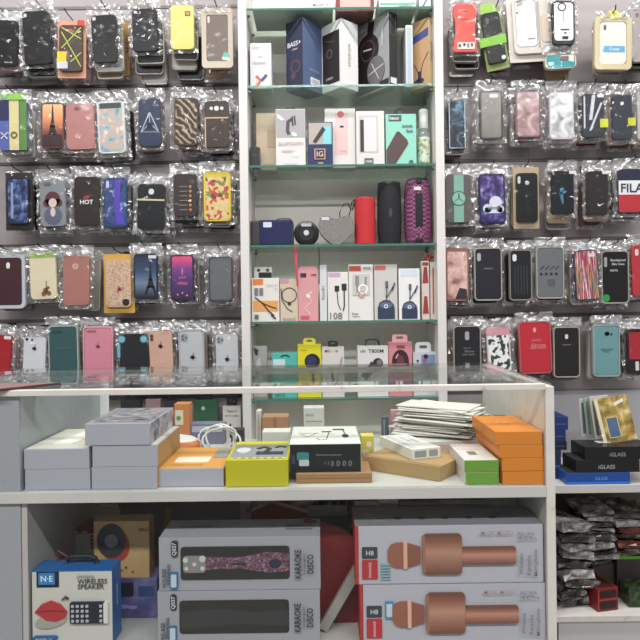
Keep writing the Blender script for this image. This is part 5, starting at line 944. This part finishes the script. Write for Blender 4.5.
leaning('gold pictured packet leaning on the black cartons', 621, 442, .088, .118, .006, -10, '@goldpic', [('cream_spine', '#d8cfb5', [('r', .0, .0, .1, 1, .005)]), ('blue_picture', '#4a6484', [('r', .22, .12, .55, .55, .02)]), ('picture_rim', '#c9b98d', [('l', [(.22, .12), (.55, .12), (.55, .55), (.22, .55), (.22, .12)], .03)]), ('white_label', '#e3dfd5', [('p', [(.55, .78), (.85, .86), (.85, .93), (.55, .85)])])], 1.66, ry=-9)
for i, (px, c, lab) in enumerate(((605, '#c9c5bb', 'cream packet standing left of the gold packet'), (597, '#8d9a92', 'grey-green packet standing between slim packets'), (591, '#bfc2c4', 'silver slim packet at the left of the leaning row'))):
    leaning(lab, px, 442, .05, .115-.006*i, .004, -4, c, [('strip', '#5f6a66', [('r', .1, .1, .25, .9, .02)])], 1.70+.015*i, ry=-6+2*i)

# bagged packs on the lower cabinet shelf
CZ = ZB + .0003
rnd = random.Random(3)
def pile(xc, n, d, w, label, grp, cols, z, hs):
    for i in range(n):
        x = P(xc, 540, d).x + rnd.uniform(-.012, .016); th = hs*rnd.uniform(.8, 1.15)
        wx = w*rnd.uniform(.85, 1.1)
        r = thing('bagged_pack', label, 'pack', (x, d+rnd.uniform(0, .02), z), math.radians(rnd.uniform(-20, 20)), math.radians(rnd.uniform(-5, 5)), 0, grp)
        bm = box(B(), -wx/2, wx/2, 0, .13, 0, th*.9)
        bmesh.ops.subdivide_edges(bm, edges=bm.edges[:], cuts=3, use_grid_fill=True)
        for v in bm.verts:
            if v.co.z > th*.3: v.co.z -= abs(noise.noise(v.co*45+Vector((i*3, xc, 0))))*th*.95
            v.co.y += noise.noise(v.co*55+Vector((i, 0, xc)))*.016
        part('packet', bm, cols[i % len(cols)], r)
        z += th
    return z
zt1 = pile(578, 9, 1.635, .085, 'clear bagged pack in the pile next to the counter', 'bagged packs piled beside the counter end', ['@bagdark', '@bagdark', '@bagdark', '@bagged', '@bagdark', '@bagged', '@bagged', '@bagdark', '@bagged'], CZ+.004, .024)  # bottom packs take the dark colour in place of shade under the pile
zt2 = pile(602, 10, 1.66, .072, 'grey-white bagged pack in the middle pile of the cabinet', 'bagged packs in the middle pile', ['@bagdark', '@bagdark', '@bagged', '@bagged', '@bagdark'], CZ+.09, .017) if False else None
sb = pxc('support_box', 'dark brown carton under the middle pile of packs', 'box', 592, 616, 562, 1.72, CZ, .1, '#3a332e', {'front': [('seam', '#2a2420', [('r', 0, .5, 1, .52, .001)])]})
zt2 = pile(603, 10, 1.69, .072, 'bagged pack in the middle pile of the cabinet', 'bagged packs in the middle pile', ['@bagdark', '@bagged', '@bagdark', '@bagged', '@bagged'], zt(604, 562, 1.72)+.0005, .0155)
gbx = pxc('support_box', 'dark carton with a bright green lid line on the right', 'box', 617, 668, 556, 1.70, CZ, .12, '#2e2a26', {'front': [('green_line', '#4f8a2a', [('r', 0, .93, 1, 1, .001)])]})
zt3 = pile(634, 6, 1.69, .085, 'brown bagged pack above the green-lined carton', 'bagged packs above the green-lined carton', ['@bagdark', '@bagred', '@bagdark', '@bagred', '@bagged'], zt(642, 556, 1.70)+.0005, .022)
carton('red_box', 'long dark red carton with double openings on the lowest shelf', 'box', (P(609, 612, 1.62).x, 1.625, CZ), 23*1.625/F, zt(609, 588, 1.625)-CZ, .09, '#7a1e20', {'front': [('opening', '#2a0f10', [('r', .08, .58, .92, .9, .1), ('r', .08, .1, .92, .42, .1)]), ('red_rim', '#a8383a', [('l', [(.04, .5), (.96, .5)], .05), ('l', [(.04, .04), (.04, .96)], .05)])], 'top': [('top_print', '#3f1a18', [('r', .1, .05, .9, .95, .03)])]}, yaw=12, rough=.4)
gp = thing('green_pack', 'dark green patterned pack in the lower right corner', 'pack', (P(637, 612, 1.66).x, 1.64, CZ))
part('packet', box(B(), -.03, .04, 0, .06, 0, .05, .006), ramp_mat('camouflage', 'noise', 60, [(.3, '#14160f'), (.5, '#2e3a22'), (.65, '#55603f')], detail=3), gp)
